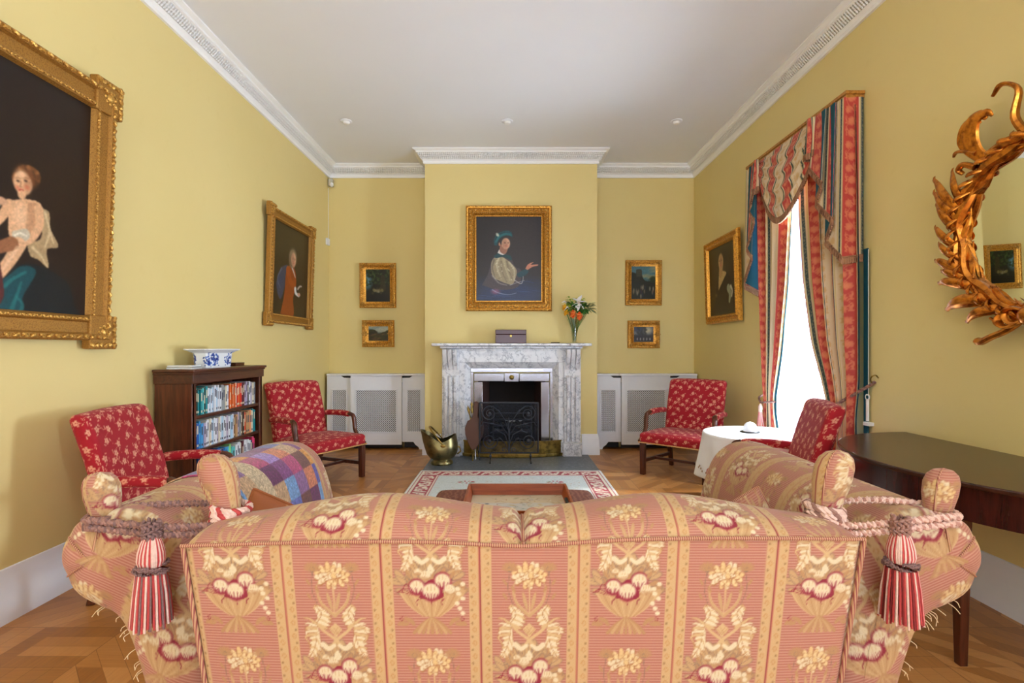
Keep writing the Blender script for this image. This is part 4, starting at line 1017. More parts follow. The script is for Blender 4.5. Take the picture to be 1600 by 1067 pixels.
# 3 second portrait on the left wall
def pic_coat():
    w, h = .92, .98; p = Pic(w, h, (44, 34, 22), 300); X = lambda v: (v-150)/270*w; Y = lambda v: h-(v-190)/745*h; Q = lambda l: [(X(a), Y(b)) for a, b in l]
    p.ell(w*.6, h*.5, .4, .4, (62, 48, 30), 0, .7, .8)
    p.poly(Q([(180, 690), (215, 560), (260, 520), (250, 640), (220, 800), (200, 790)]), (56, 62, 84)); p.stroke(Q([(215, 560), (190, 650), (210, 720)]), .012, .006, (96, 106, 130), .8)
    p.poly(Q([(215, 930), (240, 760), (250, 560), (290, 505), (320, 560), (325, 680), (305, 780), (310, 930)]), (142, 66, 22))
    p.stroke(Q([(262, 560), (280, 640), (318, 690)]), .05, .03, (158, 76, 28)); p.stroke(Q([(285, 510), (305, 560), (318, 600)]), .014, .006, (206, 204, 200))
    p.stroke(Q([(320, 700), (325, 730), (350, 750)]), .03, .014, (206, 204, 206)); p.ell(X(350), Y(738), .04, .02, (198, 150, 128)); p.stroke(Q([(340, 690), (355, 665), (370, 660)]), .014, .008, (188, 176, 168))
    p.ell(X(295), Y(440), .10, .10, (130, 112, 88), 0, 1, .2); p.ell(X(284), Y(480), .06, .06, (120, 100, 78), 0, 1, .3); face(p, X(300), Y(455), .15, .25)
    return p.noise(.06, 2).blur(2)
framed('gilt eared-frame portrait of a sitter in a russet coat on the left wall', (XL+.012, 5.75, 1.62), PI/2, 1.14, 1.19, .105,
       [(0, 0), (0, .04), (.01, .05), (.03, .045), (.04, .03), (.08, .03), (.088, .04), (.10, .03), (.106, .006)], pic_coat(),
       [(.016, .05, .035, (.016, .010, .008), .5), (.09, .04, .016, (.007, .006, .006), .5)], ears=(.035, .14, .045), tilt=.03, gm='goldflat', res=160)
# 4 right wall portrait
def pic_dark():
    w, h = .76, .78; p = Pic(w, h, (48, 36, 18), 300); X = lambda v: (v-930)/240*w; Y = lambda v: h-(v+20)/640*h; Q = lambda l: [(X(a), Y(b)) for a, b in l]
    p.ell(w*.5, h*.4, .3, .3, (66, 50, 26), 0, .7, .8)
    p.poly(Q([(960, 600), (985, 420), (1010, 260), (1040, 230), (1090, 240), (1130, 340), (1160, 480), (1160, 600)]), (38, 28, 20))
    p.poly(Q([(1012, 390), (1018, 260), (1035, 215), (1085, 245), (1060, 300)]), (190, 164, 112)); p.stroke(Q([(1040, 190), (1035, 240)]), .05, .05, (180, 144, 96))
    p.ell(X(1060), Y(90), .13, .085, (40, 28, 18), 0, 1, .3); face(p, X(1040), Y(130), .17, -.1, (196, 158, 108))
    p.stroke(Q([(1100, 390), (1112, 440), (1105, 510)]), .045, .02, (150, 156, 130)); p.stroke(Q([(1120, 380), (1130, 420), (1125, 470)]), .02, .012, (206, 206, 186)); p.ell(X(990), Y(430), .03, .02, (120, 96, 62), 0, .7, .5)
    return p.noise(.06, 2).blur(2)
framed('gilt-framed dim brown portrait on the right wall between the alcove corner and the curtains', (XR-.012, 6.03, 1.66), -PI/2, .95, 1.01, .10,
       [(0, 0), (0, .03), (.012, .045), (.03, .03), (.055, .025), (.07, .045), (.085, .045), (.098, .01), (.103, .005)], pic_dark(),
       [(.018, .04, .03, (.014, .009, .008), .5), (.078, .046, .02, (.008, .007, .006), 0)], tilt=.03, gm='gold', res=160)
def land(kind, w, h):
    q = random.Random(kind*7+1); p = Pic(w, h, (28, 30, 20), 420)
    if kind == 0:
        p.ell(w*.06, h*.62, w*.18, h*.2, (96, 140, 160), 0, 1, .5)
        for k in range(90): p.ell(q.uniform(0, w), h*q.uniform(.5, 1), .02, .012, q.choice([(30, 48, 22), (48, 66, 30), (20, 28, 16), (66, 84, 44)]), q.random()*3, .8, .4)
        p.poly([(w*.6, h*.35), (w*.62, h*.75), (w*.7, h*.82), (w*.78, h*.72), (w*.8, h*.35)], (58, 48, 28), .8)
        for k in range(16): p.ell(w*q.uniform(.2, .7), h*q.uniform(.25, .42), .016, .02, q.choice([(120, 110, 70), (70, 60, 40), (160, 154, 130)]), q.random(), .8, .4)
        p.ell(w*.5, h*.08, w*.7, h*.14, (22, 20, 14), 0, .9, .4)
    elif kind == 1:
        p.ell(w*.5, h*.95, w*.8, h*.4, (96, 130, 140), 0, 1, .4)
        for k in range(14): p.ell(q.uniform(0, w), h*q.uniform(.65, 1), .07, .018, q.choice([(190, 190, 170), (150, 164, 160), (206, 190, 140)]), .3, .6, .6)
        p.poly([(0, 0), (0, h*.7), (w*.3, h*.76), (w*.42, h*.6), (w*.5, h*.5), (w*.8, h*.62), (w, h*.68), (w, 0)], (60, 56, 26)); p.ell(w*.3, h*.55, w*.16, h*.15, (40, 38, 20), 0, .9, .3)
        for k in range(20): p.ell(q.uniform(0, w), h*q.uniform(.05, .5), .03, .01, q.choice([(90, 80, 40), (44, 34, 24), (110, 84, 50), (70, 50, 40)]), .2, .7, .5)
    elif kind == 2:
        p.ell(w*.5, h*.95, w*.9, h*.45, (72, 112, 124), 0, 1, .3)
        for k in range(10): p.ell(w*q.uniform(.4, 1), h*q.uniform(.6, .95), .06, .014, (176, 160, 110), .2, .5, .6)
        p.poly([(0, 0), (0, h*.75), (w*.2, h*.78), (w*.22, h*.88), (w*.42, h*.88), (w*.45, h*.7), (w*.6, h*.55), (w, h*.5), (w, 0)], (34, 36, 26)); p.poly([(w*.22, h*.68), (w*.22, h*.87), (w*.43, h*.87), (w*.43, h*.68)], (58, 56, 44), smooth=False)
        p.ell(w*.88, h*.6, w*.14, h*.09, (40, 54, 30), 0, 1, .3)
        for k in range(20): p.ell(w*q.uniform(.05, .95), h*q.uniform(.1, .4), .010, .03, q.choice([(120, 104, 84), (90, 34, 30), (150, 140, 120), (40, 44, 60)]), 0, .8, .4)
    else:
        p.ell(w*.5, h*.8, w*.7, h*.4, (60, 66, 90), 0, 1, .3); p.ell(w*.7, h*.75, w*.22, h*.22, (196, 192, 160), 0, .9, .6); p.ell(w*.2, h*.6, w*.16, h*.1, (150, 150, 150), 0, .8, .6)
        for k in range(30): p.ell(w*q.uniform(.2, .6), h*q.uniform(.3, .95), .024, .012, (40, 40, 40), q.random()*3, .7, .5)
        p.ell(w*.5, h*.1, w*.8, h*.3, (34, 32, 44), 0, .95, .4)
        for k in range(5): p.ell(w*(.2+.15*k), h*.22, .008, .018, (190, 180, 170), 0, .8, .4)
    return p.noise(.08, 2).blur(1)
gs = [(0, 0), (0, .03), (.01, .04), (.03, .042), (.05, .03), (.062, .022), (.085, .015), (.09, .004)]
os_ = [(.018, .042, .026, (.014, .009, .009), .7), (.042, .036, .022, (.011, .008, .007), .4)]
for i, (x, z, w, h, fw, lb) in enumerate(((-1.82, 1.914, .50, .616, .086, 'small upright gilt-framed woodland painting, upper one in the left alcove'), (-1.815, 1.376, .44, .37, .086, 'small wide gilt-framed landscape, lower one in the left alcove'),
        (1.837, 1.95, .50, .62, .080, 'small upright gilt-framed painting of a tower, upper one in the right alcove'), (1.84, 1.36, .44, .378, .080, 'small wide gilt-framed stormy landscape, lower one in the right alcove'))):
    framed(lb, (x, YB, z), 0, w, h, fw, gs, land(i, w-2*fw, h-2*fw), os_, tilt=.02, gm='gold', group='small paintings in the alcoves', cornerleaf=True, centre=(i % 2 == 1), res=220)

# ------------------------------------------------------------------ gilt leafy mirror on the right wall
MC = (XR, 2.40, 1.95)
r = empty('wall_mirror', MC, -PI/2, 'carved gilt mirror with curling leaf branches on the right wall above the console', 'mirror'); RM = .385; r.rotation_euler = (.03, 0, -PI/2); r.location.x -= .018
b = MB(); b.lathe([(RM+.01, 0), (RM+.01, .012), (.002, .012)], (0, 0, 0), 64); b.build('mirror_glass', M['mirror'], r, smooth=False, M=Matrix.Rotation(PI/2, 4, 'X') @ Matrix.Translation((0, 0, .018)))
def pol(R, a, y=0): return (R*math.cos(a), -y, R*math.sin(a))
b = MB(); n = 120
for (off, y, rr, ph, tw) in ((.028, .05, .030, 0, 9), (.052, .055, .026, 2.0, 9), (.012, .035, .018, 4, 11), (.075, .04, .018, 1, 9)):
    P = [pol(RM+off+.012*math.sin(tw*2*PI*i/n+ph), 2*PI*i/n, y+.008*math.cos(tw*2*PI*i/n+ph)) for i in range(n+1)]
    b.tube(P, [rr*(.85+.2*math.sin(7*2*PI*i/n+ph)) for i in range(n+1)], 7, cap=False)
b.build('branch_ring', M['goldm'], r)
def leaf(b, a0, a1, R1, w, R0=RM+.045, y=.05):
    """curling leaf from the ring at angle a0 to a hooked tip at angle a1"""
    P = []; rr = []
    for i in range(13):
        t = i/12; ang = a0+(a1-a0)*(1-(1-t)**1.6); R = R0+(R1-R0)*t**1.5
        P.append(pol(R, ang, y+.035*math.sin(t*PI)+.02*t)); rr.append(w*(math.sin(PI*min(.93, .22+.74*t))**.75)+.0015)
    e = Vector(P[-1]); d = (e-Vector(P[-2])).normalized(); n_ = Vector((-d.z, 0, d.x))*(-1 if a1 < a0 else 1); o = n_*(1 if math.cos(a1) < 0 else 1)
    P.append(tuple(e+d*.008+o*.010)); rr.append(rr[-1]*.8); P.append(tuple(e+d*.006+o*.020)); rr.append(.002)
    b.tube(P, rr, 8, flat=.5, up=(0, -1, 0))
# angles in the mirror's own frame: PI = the side away from the camera
lm = MB()
for at_, R1, w in ((-.73, .575, .017), (-.60, .665, .024), (-.50, .63, .021), (-.40, .585, .018), (-.175, .56, .018), (0, .53, .015), (.168, .563, .019), (.30, .54, .015), (.40, .58, .019), (.66, .615, .026), (.9, .58, .018)):
    leaf(lm, PI+at_+.30, PI+at_, R1, w*1.4); leaf(lm, -at_-.30, -at_, R1, w*1.4)
for k in range(40): a = k*2*PI/40+.1; sg = -1 if math.cos(a) < 0 else 1; leaf(lm, a-sg*.1*-1, a+sg*.06*-1, RM+.075, .012, RM+.03+.012*(k % 2), .058)
for k in range(16):                                          # inner leaf tips over the glass
    a = k*2*PI/16+.2; sg = -1 if math.cos(a) < 0 else 1; P = [pol(RM+.012-.028*t, a+sg*.16*t, .055-.01*t) for t in np.linspace(0, 1, 6)]; lm.tube(P, [.009*(1-t)+.002 for t in np.linspace(0, 1, 6)], 6, flat=.5)
lm.build('leaves', M['goldm'], r)
lm = MB()
for sx in (-1, 1):                                           # large scrolling acanthus at the upper shoulders
    for k, (dx, dz, w) in enumerate(((0, 0, .034), (.035, -.01, .028), (-.032, .0, .024))):
        P = [(sx*(.245+dx*.3), -.06, .385), (sx*(.285+dx*.6), -.075, .445), (sx*(.305+dx), -.085, .52+dz), (sx*(.275+dx), -.095, .585+dz), (sx*(.225+dx), -.09, .60+dz), (sx*(.205+dx), -.08, .575+dz)]
        lm.tube(catmull(P, 4), [w*s for s in np.interp(np.linspace(0, 1, len(catmull(P, 4))), [0, .4, .8, 1], [.9, 1.1, .8, .3])], 8, flat=.55, up=(0, -1, 0))
    P = catmull([(sx*.27, -.07, .42), (sx*.33, -.08, .455), (sx*.385, -.08, .47), (sx*.415, -.07, .455)], 4); lm.tube(P, np.linspace(.026, .006, len(P)), 8, flat=.6)
    P = catmull([(sx*.30, -.06, .36), (sx*.345, -.08, .39), (sx*.375, -.08, .37), (sx*.36, -.07, .345)], 4); lm.tube(P, np.linspace(.026, .012, len(P)), 8, flat=.7)
    P = catmull([(sx*.02, -.05, .40), (sx*.07, -.07, .52), (sx*.04, -.08, .64), (sx*.11, -.09, .70), (sx*.17, -.08, .67)], 5); lm.tube(P, np.linspace(.035, .008, len(P)), 8, flat=.6)
lm.build('acanthus_crest', M['goldm'], r)
lm = MB()
for sx in (-1, 1):                                           # tied ribbon and crossing stems at the foot
    for q in ([(0, -.08, -.43), (sx*.07, -.11, -.40), (sx*.12, -.10, -.42), (sx*.09, -.10, -.47), (0, -.09, -.46)], [(sx*.03, -.08, -.45), (sx*.10, -.11, -.49), (sx*.16, -.10, -.46), (sx*.13, -.08, -.41)]):
        P = catmull(q, 5); lm.tube(P, [.020]*len(P), 7, flat=.5)
    P = catmull([(sx*.02, -.06, -.42), (sx*.12, -.08, -.50), (sx*.20, -.09, -.535), (sx*.27, -.08, -.56), (sx*.31, -.07, -.55)], 4); lm.tube(P, np.interp(np.linspace(0, 1, len(P)), [0, .6, .9, 1], [.020, .022, .026, .012]), 8, flat=.8)
    P = catmull([(sx*.10, -.06, -.44), (sx*.17, -.08, -.46), (sx*.22, -.08, -.44)], 4); lm.tube(P, np.linspace(.018, .006, len(P)), 7)
lm.ball((0, -.10, -.44), (.05, .04, .05), 10, 7)
lm.build('ribbon_tie', M['goldm'], r)

# ------------------------------------------------------------------ bookcase and books
bx0, bx1, by0, by1 = XL+.02, -2.215, 3.57, 4.57
r = empty('bookcase', ((bx0+bx1)/2, (by0+by1)/2, 0), 0, 'low dark mahogany open bookcase full of books against the left wall', 'bookcase')
RB = Matrix.Translation((-(bx0+bx1)/2, -(by0+by1)/2, 0)); T = .022
MB().box((bx0, by0, 0), (bx1, by0+T, 1.17)).box((bx1-.012, by0-.004, .0), (bx1, by0+.045, 1.17)).build('side_panel', M['mahog'], r, bevel=.003, M=RB)
MB().box((bx0, by1-T, 0), (bx1, by1, 1.17)).box((bx1-.012, by1-.045, .0), (bx1, by1+.004, 1.17)).build('side_panel', M['mahog'], r, bevel=.003, M=RB)
MB().box((bx0, by0+T, .08), (bx0+.012, by1-T, 1.15)).build('back_panel', M['mahog'], r, M=RB)
MB().prism([(bx0, by0-.03), (bx1+.03, by0-.03), (bx1+.03, by1+.03), (bx0, by1+.03)], 'z', 1.185, 1.205).build('top', M['mahog_y'], r, bevel=.006, M=RB)
MB().box((bx0, by0-.012, 1.105), (bx1+.012, by1+.012, 1.17)).box((bx0, by0-.02, 1.17), (bx1+.02, by1+.02, 1.185)).build('frieze_rail', M['mahog_y'], r, bevel=.003, M=RB)
MB().box((bx0, by0-.01, 0), (bx1+.01, by1+.01, .09)).build('plinth', M['mahog_y'], r, bevel=.005, M=RB)
SH = [.872, .628, .385]
for z in SH+[.10]: MB().box((bx0+.012, by0+T, z-.022), (bx1-.01, by1-T, z)).build('shelf', M['mahog_y'], r, bevel=.002, M=RB)
BM = {}
def bookmat(c):
    if c not in BM: BM[c] = plain('book_cloth', c, 0.55, var=.05, sc=60)
    return BM[c]
PAPER = plain('page_paper', (226, 220, 206), 0.9, var=.04)
names = {'dark green': (20, 52, 48), 'teal': (28, 140, 150), 'turquoise': (90, 196, 200), 'white': (222, 226, 236), 'pale blue': (170, 206, 232), 'grey': (150, 156, 160), 'cream': (220, 212, 190), 'tan': (190, 150, 104),
         'orange': (222, 104, 44), 'peach': (226, 150, 106), 'red': (214, 56, 36), 'maroon': (84, 22, 40), 'lilac': (180, 168, 196), 'black': (24, 26, 32), 'blue': (28, 96, 190), 'navy': (20, 44, 96), 'sky blue': (70, 160, 220), 'brown': (120, 86, 62),
         'lime green': (150, 214, 130), 'pink': (220, 60, 110)}
rows = ['black,dark green,dark green,dark green,teal,teal,turquoise,dark green,teal,white,pale blue,white,pale blue,white,pale blue,white,white,grey,grey,cream,white,white,orange,tan,orange,peach,orange,cream,red,orange,red,maroon,maroon,lilac,lilac,black,white,lilac,cream,grey',
        'black,blue,blue,navy,blue,sky blue,sky blue,lilac,white,white,cream,white,pale blue,white,white,lilac,cream,white,pale blue,white,white,lilac,white,pale blue,white,brown,tan,tan,lilac,grey,brown,black,orange,red,tan,tan,peach,cream,teal,teal',
        'black,navy,grey,navy,dark green,teal,dark green,dark green,teal,dark green,grey,brown,blue,blue,navy,blue,sky blue,sky blue,turquoise,lime green,turquoise,turquoise,white,white,white,cream,maroon,white,white,white,white,navy,pink,pink']
sn = ('top', 'middle', 'lower'); cnt = {}
q = random.Random(11)
ordn = lambda n: '%d%s' % (n, 'th' if 10 <= n % 100 <= 20 else {1: 'st', 2: 'nd', 3: 'rd'}.get(n % 10, 'th'))
for si, row in enumerate(rows):
    cols = row.split(','); N = len(cols); avail = by1-by0-2*T-.03; ws = [q.uniform(.7, 1.3) for _ in cols]; sc = avail/sum(ws); y = by0+T+.004; seen = {}
    tot = {c: cols.count(c) for c in cols}
    for i, c in enumerate(cols):
        w = ws[i]*sc-.0008; hh = q.uniform(.175, .202) if si < 2 else q.uniform(.165, .2); dp = q.uniform(.125, .15); xf = bx1-.03-q.uniform(0, .012)
        seen[c] = seen.get(c, 0)+1
        b = MB(); b.box((-dp, 0, 0), (0, w, hh)); b.mi(1); b.box((-dp+.002, .0022, hh-.001), (-.004, w-.0022, hh+.0006))
        b.mi(2); z = q.uniform(.5, .75)*hh; b.box((-.0002, w*.25, z-.03), (.0006, w*.75, z+.03)); z = .12*hh
        if q.random() < .6: b.box((-.0002, w*.2, z-.008), (.0006, w*.8, z+.008))
        dark = sum(names[c]) > 380
        o = b.build('book', [bookmat(names[c]), PAPER, bookmat((70, 70, 90) if dark else (216, 206, 176))], None, smooth=False)
        o.location = (xf, y, SH[si]); y += w+.0008
        if tot[c] == 1: lb = 'the only %s-spined book on the %s bookcase shelf' % (c, sn[si])
        else: lb = '%s-spined book on the %s bookcase shelf, %s %s spine from its near end' % (c, sn[si], ordn(seen[c]), c)
        tag(o, lb, 'book', 'books on the %s shelf' % sn[si])
# things on top of the bookcase
r = empty('porcelain_planter', (-2.32, 4.0, 1.205), 0, 'blue and white porcelain flared planter on top of the bookcase', 'planter')
def planter_pic():
    p = Pic(.5, .16, (232, 238, 246), 500); qq = random.Random(4)
    for cx in (.13, .37):
        for k in range(60):
            a = qq.uniform(0, 2*PI); rr = qq.random()**.6; p.ell(cx+.085*rr*math.cos(a), .07+.05*rr*math.sin(a), .011, .006, qq.choice([(30, 60, 150), (50, 90, 180), (20, 40, 120)]), qq.random()*3, .9, .3)
    for k in range(14): p.ell(.25+qq.uniform(-.2, .2), .015+qq.uniform(-.008, .01), .008, .004, (40, 70, 150), 0, .9, .3)
    for k in range(25): x = k*.02+.01; p.ell(x, .15, .007, .004, (50, 80, 170), .5, .8)
    return p
PP = planter_pic(); hs, hx, hz = .20, .085, .145
def ring(f, z, nx=36):
    """octagonal-cornered rectangle scaled by flare f"""
    pts = []; a, c, k = hx*f, hs*f, .03
    poly = [(a-k, -c), (a, -c+k), (a, c-k), (a-k, c), (-a+k, c), (-a, c-k), (-a, -c+k), (-a+k, -c), (a-k, -c)]
    out = []; per = [0]
    for p0, p1 in zip(poly, poly[1:]): per.append(per[-1]+math.hypot(p1[0]-p0[0], p1[1]-p0[1]))
    for t in np.linspace(0, per[-1], 200, endpoint=False):
        out.append((np.interp(t, per, [q_[0] for q_ in poly]), np.interp(t, per, [q_[1] for q_ in poly]), z))
    return out
prof = [(.78, 0), (.80, .01)]+[(.80+.05*t, .012+.10*t) for t in np.linspace(0, 1, 40)]+[(.90+.30*t**1.2, .115+.022*t) for t in np.linspace(0, 1, 10)]+[(1.2, .145), (1.16, .145)]+[(.80, .11), (.74, .02), (.02, .02)]
A = np.array([ring(f, z) for f, z in prof]); yy = A[..., 1]; U = np.clip((yy+.25)/1.0, 0, .5); U = np.where(np.abs(A[..., 0]) > .06, (yy+.25), A[..., 0]*1.5+.25)
c = lin(PP.sample(np.clip(U, 0, .499), A[..., 2]+0*U)); np_obj('bowl', A, gridF(A.shape[0], A.shape[1], False, True), M['glaze'], r, c)
o = MB().box((-.08, -.15, 0), (.08, .15, .004)).build('papers', M['porc'], None); o.location = (-2.32, 3.98, 1.2005); bpy.data.objects.remove(o)
r = empty('magazine_stack', (-2.36, 3.72, 1.205), .08, 'short pile of pale magazines at the near end of the bookcase top', 'magazines')
for k in range(3): MB().box((-.09, -.075+.006*k, .009*k), (.085-.004*k, .065, .009*k+.008)).build('magazine', [M['porc'], M['chrome'], M['porc']][k], r, bevel=.001)
o = MB().box((-.05, -.07, 0), (.05, .07, .024)).box((-.052, -.072, .018), (.052, .072, .028)).build('small_wooden_box', M['mahog_y'], None, bevel=.002); o.location = (-2.36, 4.38, 1.205); tag(o, 'small flat brown wooden box on the bookcase top beyond the planter', 'box')

# ------------------------------------------------------------------ red damask library armchairs
def softbox(sx, sy, sz, r, step, fn=None, uvoff=(0, 0)):
    """rounded box, quads, merged; returns V, F, u, v"""
    Vs, Fs, Us, Ws = [], [], [], []; base = 0
    half = np.array([sx, sy, sz])/2
    for ax in range(3):
        for sg in (-1, 1):
            a, b_ = [(1, 2), (0, 2), (0, 1)][ax]
            na = max(3, int(round(2*half[a]/step))+1); nb = max(3, int(round(2*half[b_]/step))+1)
            A, B = np.meshgrid(np.linspace(-half[a], half[a], na), np.linspace(-half[b_], half[b_], nb), indexing='ij')
            P = np.zeros((na, nb, 3)); P[..., a] = A; P[..., b_] = B; P[..., ax] = sg*half[ax]
            F = gridF(na, nb); flip = (sg > 0) != (ax == 1)
            if not flip: F = F[:, ::-1]
            Vs.append(P.reshape(-1, 3)); Fs.append(F+base); base += na*nb
            Us.append(A.ravel()+ax*.07+uvoff[0]); Ws.append(B.ravel()+sg*.05+uvoff[1])
    V = np.concatenate(Vs); F = np.concatenate(Fs); U = np.concatenate(Us); W = np.concatenate(Ws)
    key = np.round(V*1e4).astype(np.int64); _, idx, inv = np.unique(key, axis=0, return_index=True, return_inverse=True); inv = inv.ravel()
    V, U, W, F = V[idx], U[idx], W[idx], inv[F]
    inn = np.clip(V, -(half-r), half-r); d = V-inn; L = np.linalg.norm(d, axis=1, keepdims=True); L[L < 1e-9] = 1; V = inn+d/L*r
    if fn is not None: V = fn(V)
    return V, F, U, W
def soft_fab(name, parent, size, r, step, fn, m='sprig', off=(0, 0)):
    V, F, U, W = softbox(*size, r, step, fn, off)
    if m == 'sprig': return np_obj(name, V, F, M['sprig'], parent, SP.sample(U, W, SLIN))
    c, k = damask(U, W); o = np_obj(name, V, F, M['damask'], parent, c, k)
    o.data.attributes.new('pin', 'FLOAT', 'POINT').data.foreach_set('value', W.astype(np.float32)); return o
TRIM = plain('gold_gimp_braid', (206, 160, 100), 0.8)
def make_chair(step=.006):
    r = empty('armchair'); W0, W1, D = .37, .32, .60      # front half width, rear half width, depth; front = +Y at y=+D/2
    def seatf(V):
        V = V.copy(); t = (V[:, 1]+D/2)/D; k = (W1+(W0-W1)*t)/W0; V[:, 0] *= k
        top = V[:, 2] > 0; V[top, 2] += .035*(1-(V[top, 0]/W0)**2)*(1-(V[top, 1]/(D/2))**2).clip(0); V[:, 2] += .395; return V
    soft_fab('seat', r, (2*W0, D, .11), .035, step, seatf)
    def backf(V):
        V = V.copy(); z = V[:, 2]+.30; t = z/.60; y = V[:, 1]-.265-.15*t**1.4
        V[:, 0] *= 1+.0*t; cr = .012*(1-(V[:, 0]/W1)**2); V[:, 2] = z+.40+np.where(t > .9, cr, 0); V[:, 1] = y; return V
    soft_fab('backrest', r, (2*W1, .10, .60), .042, step, backf, off=(.03, .1))
    for s in (-1, 1):
        def armf(V, s=s):
            V = V.copy(); V[:, 0] += s*(W1+.02+.02*((V[:, 1]+.15)/.3)); V[:, 1] += -.12; V[:, 2] += .655-.03*((V[:, 1]+.12)/.3)**2; return V
        soft_fab('arm_pad', r, (.062, .36, .06), .028, step, armf, off=(s*.1, .06))
        b = MB(); P = catmull([(s*(W1+.035), .05, .655), (s*(W0-.0), .10, .63), (s*(W0+.005), .115, .56), (s*(W0+.0), .13, .48), (s*(W0+.005), .19, .40), (s*(W0+.005), .27, .355)], 5)
        b.tube(P, np.interp(np.linspace(0, 1, len(P)), [0, .3, .7, 1], [.026, .028, .024, .020]), 10, flat=.8); b.build('arm_support', M['mahog'], r)
        b = MB(); y = D/2-.035; x = s*(W0-.035); b.hexa([(x-.024, y-.024, 0), (x+.024, y-.024, 0), (x+.024, y+.024, 0), (x-.024, y+.024, 0)], [(x-.027, y-.027, .36), (x+.027, y-.027, .36), (x+.027, y+.027, .36), (x-.027, y+.027, .36)])
        for k in (-1, 1): b.box((x+k*.012-.004, y+.026, .02), (x+k*.012+.004, y+.030, .34))
        b.build('leg', M['mahog'], r, bevel=.004)
        b = MB(); y = -D/2+.03; x = s*(W1-.035); b.hexa([(x-.02, y-.10, 0), (x+.02, y-.10, 0), (x+.02, y-.06, 0), (x-.02, y-.06, 0)], [(x-.024, y-.024, .36), (x+.024, y-.024, .36), (x+.024, y+.024, .36), (x-.024, y+.024, .36)])
        b.build('leg', M['mahog'], r, bevel=.004)
        b = MB(); b.hexa([(s*(W1-.05), -D/2-.04, .13), (s*(W1-.02), -D/2-.04, .13), (s*(W0-.02), D/2-.04, .13), (s*(W0-.05), D/2-.04, .13)], [(s*(W1-.05), -D/2-.04, .165), (s*(W1-.02), -D/2-.04, .165), (s*(W0-.02), D/2-.04, .165), (s*(W0-.05), D/2-.04, .165)])
        b.build('side_stretcher', M['mahog'], r)
    MB().box((-W0+.05, .02, .135), (W0-.05, .05, .16)).build('cross_stretcher', M['mahog_x'], r)
    b = MB(); pts = [(-W0, D/2+.002, .347), (W0, D/2+.002, .347), (W1, -D/2, .347), (-W1, -D/2, .347), (-W0, D/2+.002, .347)]
    for p0, p1 in zip(pts, pts[1:]): b.tube([p0, p1], .006, 6)
    b.build('braid_trim', TRIM, r)
    return r
def face_to(o, fx, fy): o.rotation_euler = (0, 0, math.atan2(-fx, fy))
ch0 = make_chair(.0055)
def put(o, fm, f, label):
    L = math.hypot(*f); f = (f[0]/L, f[1]/L); o.location = (fm[0]-f[0]*.30, fm[1]-f[1]*.30, 0); face_to(o, *f); tag(o, label, 'armchair', 'red floral library armchairs')
put(ch0, (-1.70, 5.10), (.87, -.49), 'red floral armchair with wooden arms between the bookcase and the left radiator cover')
CH = [copy_tree(ch0) for _ in range(3)]
put(CH[0], (1.66, 5.27), (-.66, -.75), 'red floral armchair with wooden arms before the right radiator cover, beside the white-clothed table')
put(CH[1], (-1.62, 3.10), (.985, .17), 'red floral armchair nearest on the left, against the wall beyond the sofa arm')
put(CH[2], (1.39, 3.58), (-.95, .31), 'red floral armchair seen from the side between the sofa and the white-clothed round table')

# ------------------------------------------------------------------ round table with cloth
TX, TY, TZ, TR = 2.06, 4.27, .64, .42
r = empty('round_table', (TX, TY, 0), 0, 'small round table with thin dark legs hidden under the white cloth', 'table')
MB().lathe([(TR-.01, TZ-.022), (TR-.005, TZ-.004), (.01, TZ-.004)], (0, 0, 0), 48).build('table_top', M['dkwood'], r)
MB().lathe([(.03, .12), (.035, .3), (.025, .5), (.05, TZ-.022)], (0, 0, 0), 16).build('pedestal', M['dkwood'], r)
for k in range(3):
    a = k*2*PI/3+3.5; MB().tube([(0, 0, .16), (.15*math.cos(a), .15*math.sin(a), .13), (.30*math.cos(a), .30*math.sin(a), .02)], [.025, .02, .018], 8).build('leg', M['dkwood'], r)
n, m_ = 180, 44; A = np.zeros((m_, n, 3))
for i in range(m_):
    for k in range(n):
        a = 2*PI*k/n
        if i < 14: rr = (TR+.004)*i/13; z = TZ+.004
        else:
            t = (i-13)/(m_-14); fold = math.sin(a*11+.5*math.sin(a*3))*.022*t; rr = TR+.006+.055*t+fold; z = TZ+.002-.36*t-.008*math.sin(a*4)*t
        A[i, k] = (rr*math.cos(a), rr*math.sin(a), z)
b = MB(); b.grid(A, False, True); o = b.build('tablecloth', M['cloth'], None, ang=80, solid=.002); o.location = (TX, TY, 0); tag(o, 'white embroidered tablecloth draped over the round table by the window', 'tablecloth')
b = MB(); qq = random.Random(8)
for k in range(20):
    a = 2*PI*k/20; 
    for j in range(5): rr = TR+.055+math.sin(a*11+.5*math.sin(a*3))*.018; b.ball(((rr+.004)*math.cos(a+.05*(j-2)), (rr+.004)*math.sin(a+.05*(j-2)), TZ-.30+.018*(2-abs(j-2))), (.006, .006, .010), 6, 4)
b.build('embroidered_sprigs', plain('beige_thread', (186, 160, 140), .9), o)['kind'] = 'stuff'
r = empty('domed_ornament', (2.03, 4.33, TZ+.006), 0, 'small white domed ornament on a dark base on the round table', 'ornament')
MB().lathe([(.075, 0), (.08, .006), (.01, .008)], (0, 0, 0), 24).build('base', M['black'], r)
MB().lathe([(.056, .008), (.054, .04), (.044, .065), (.025, .082), (.004, .088)], (0, 0, 0), 24).build('dome', M['porc'], r)

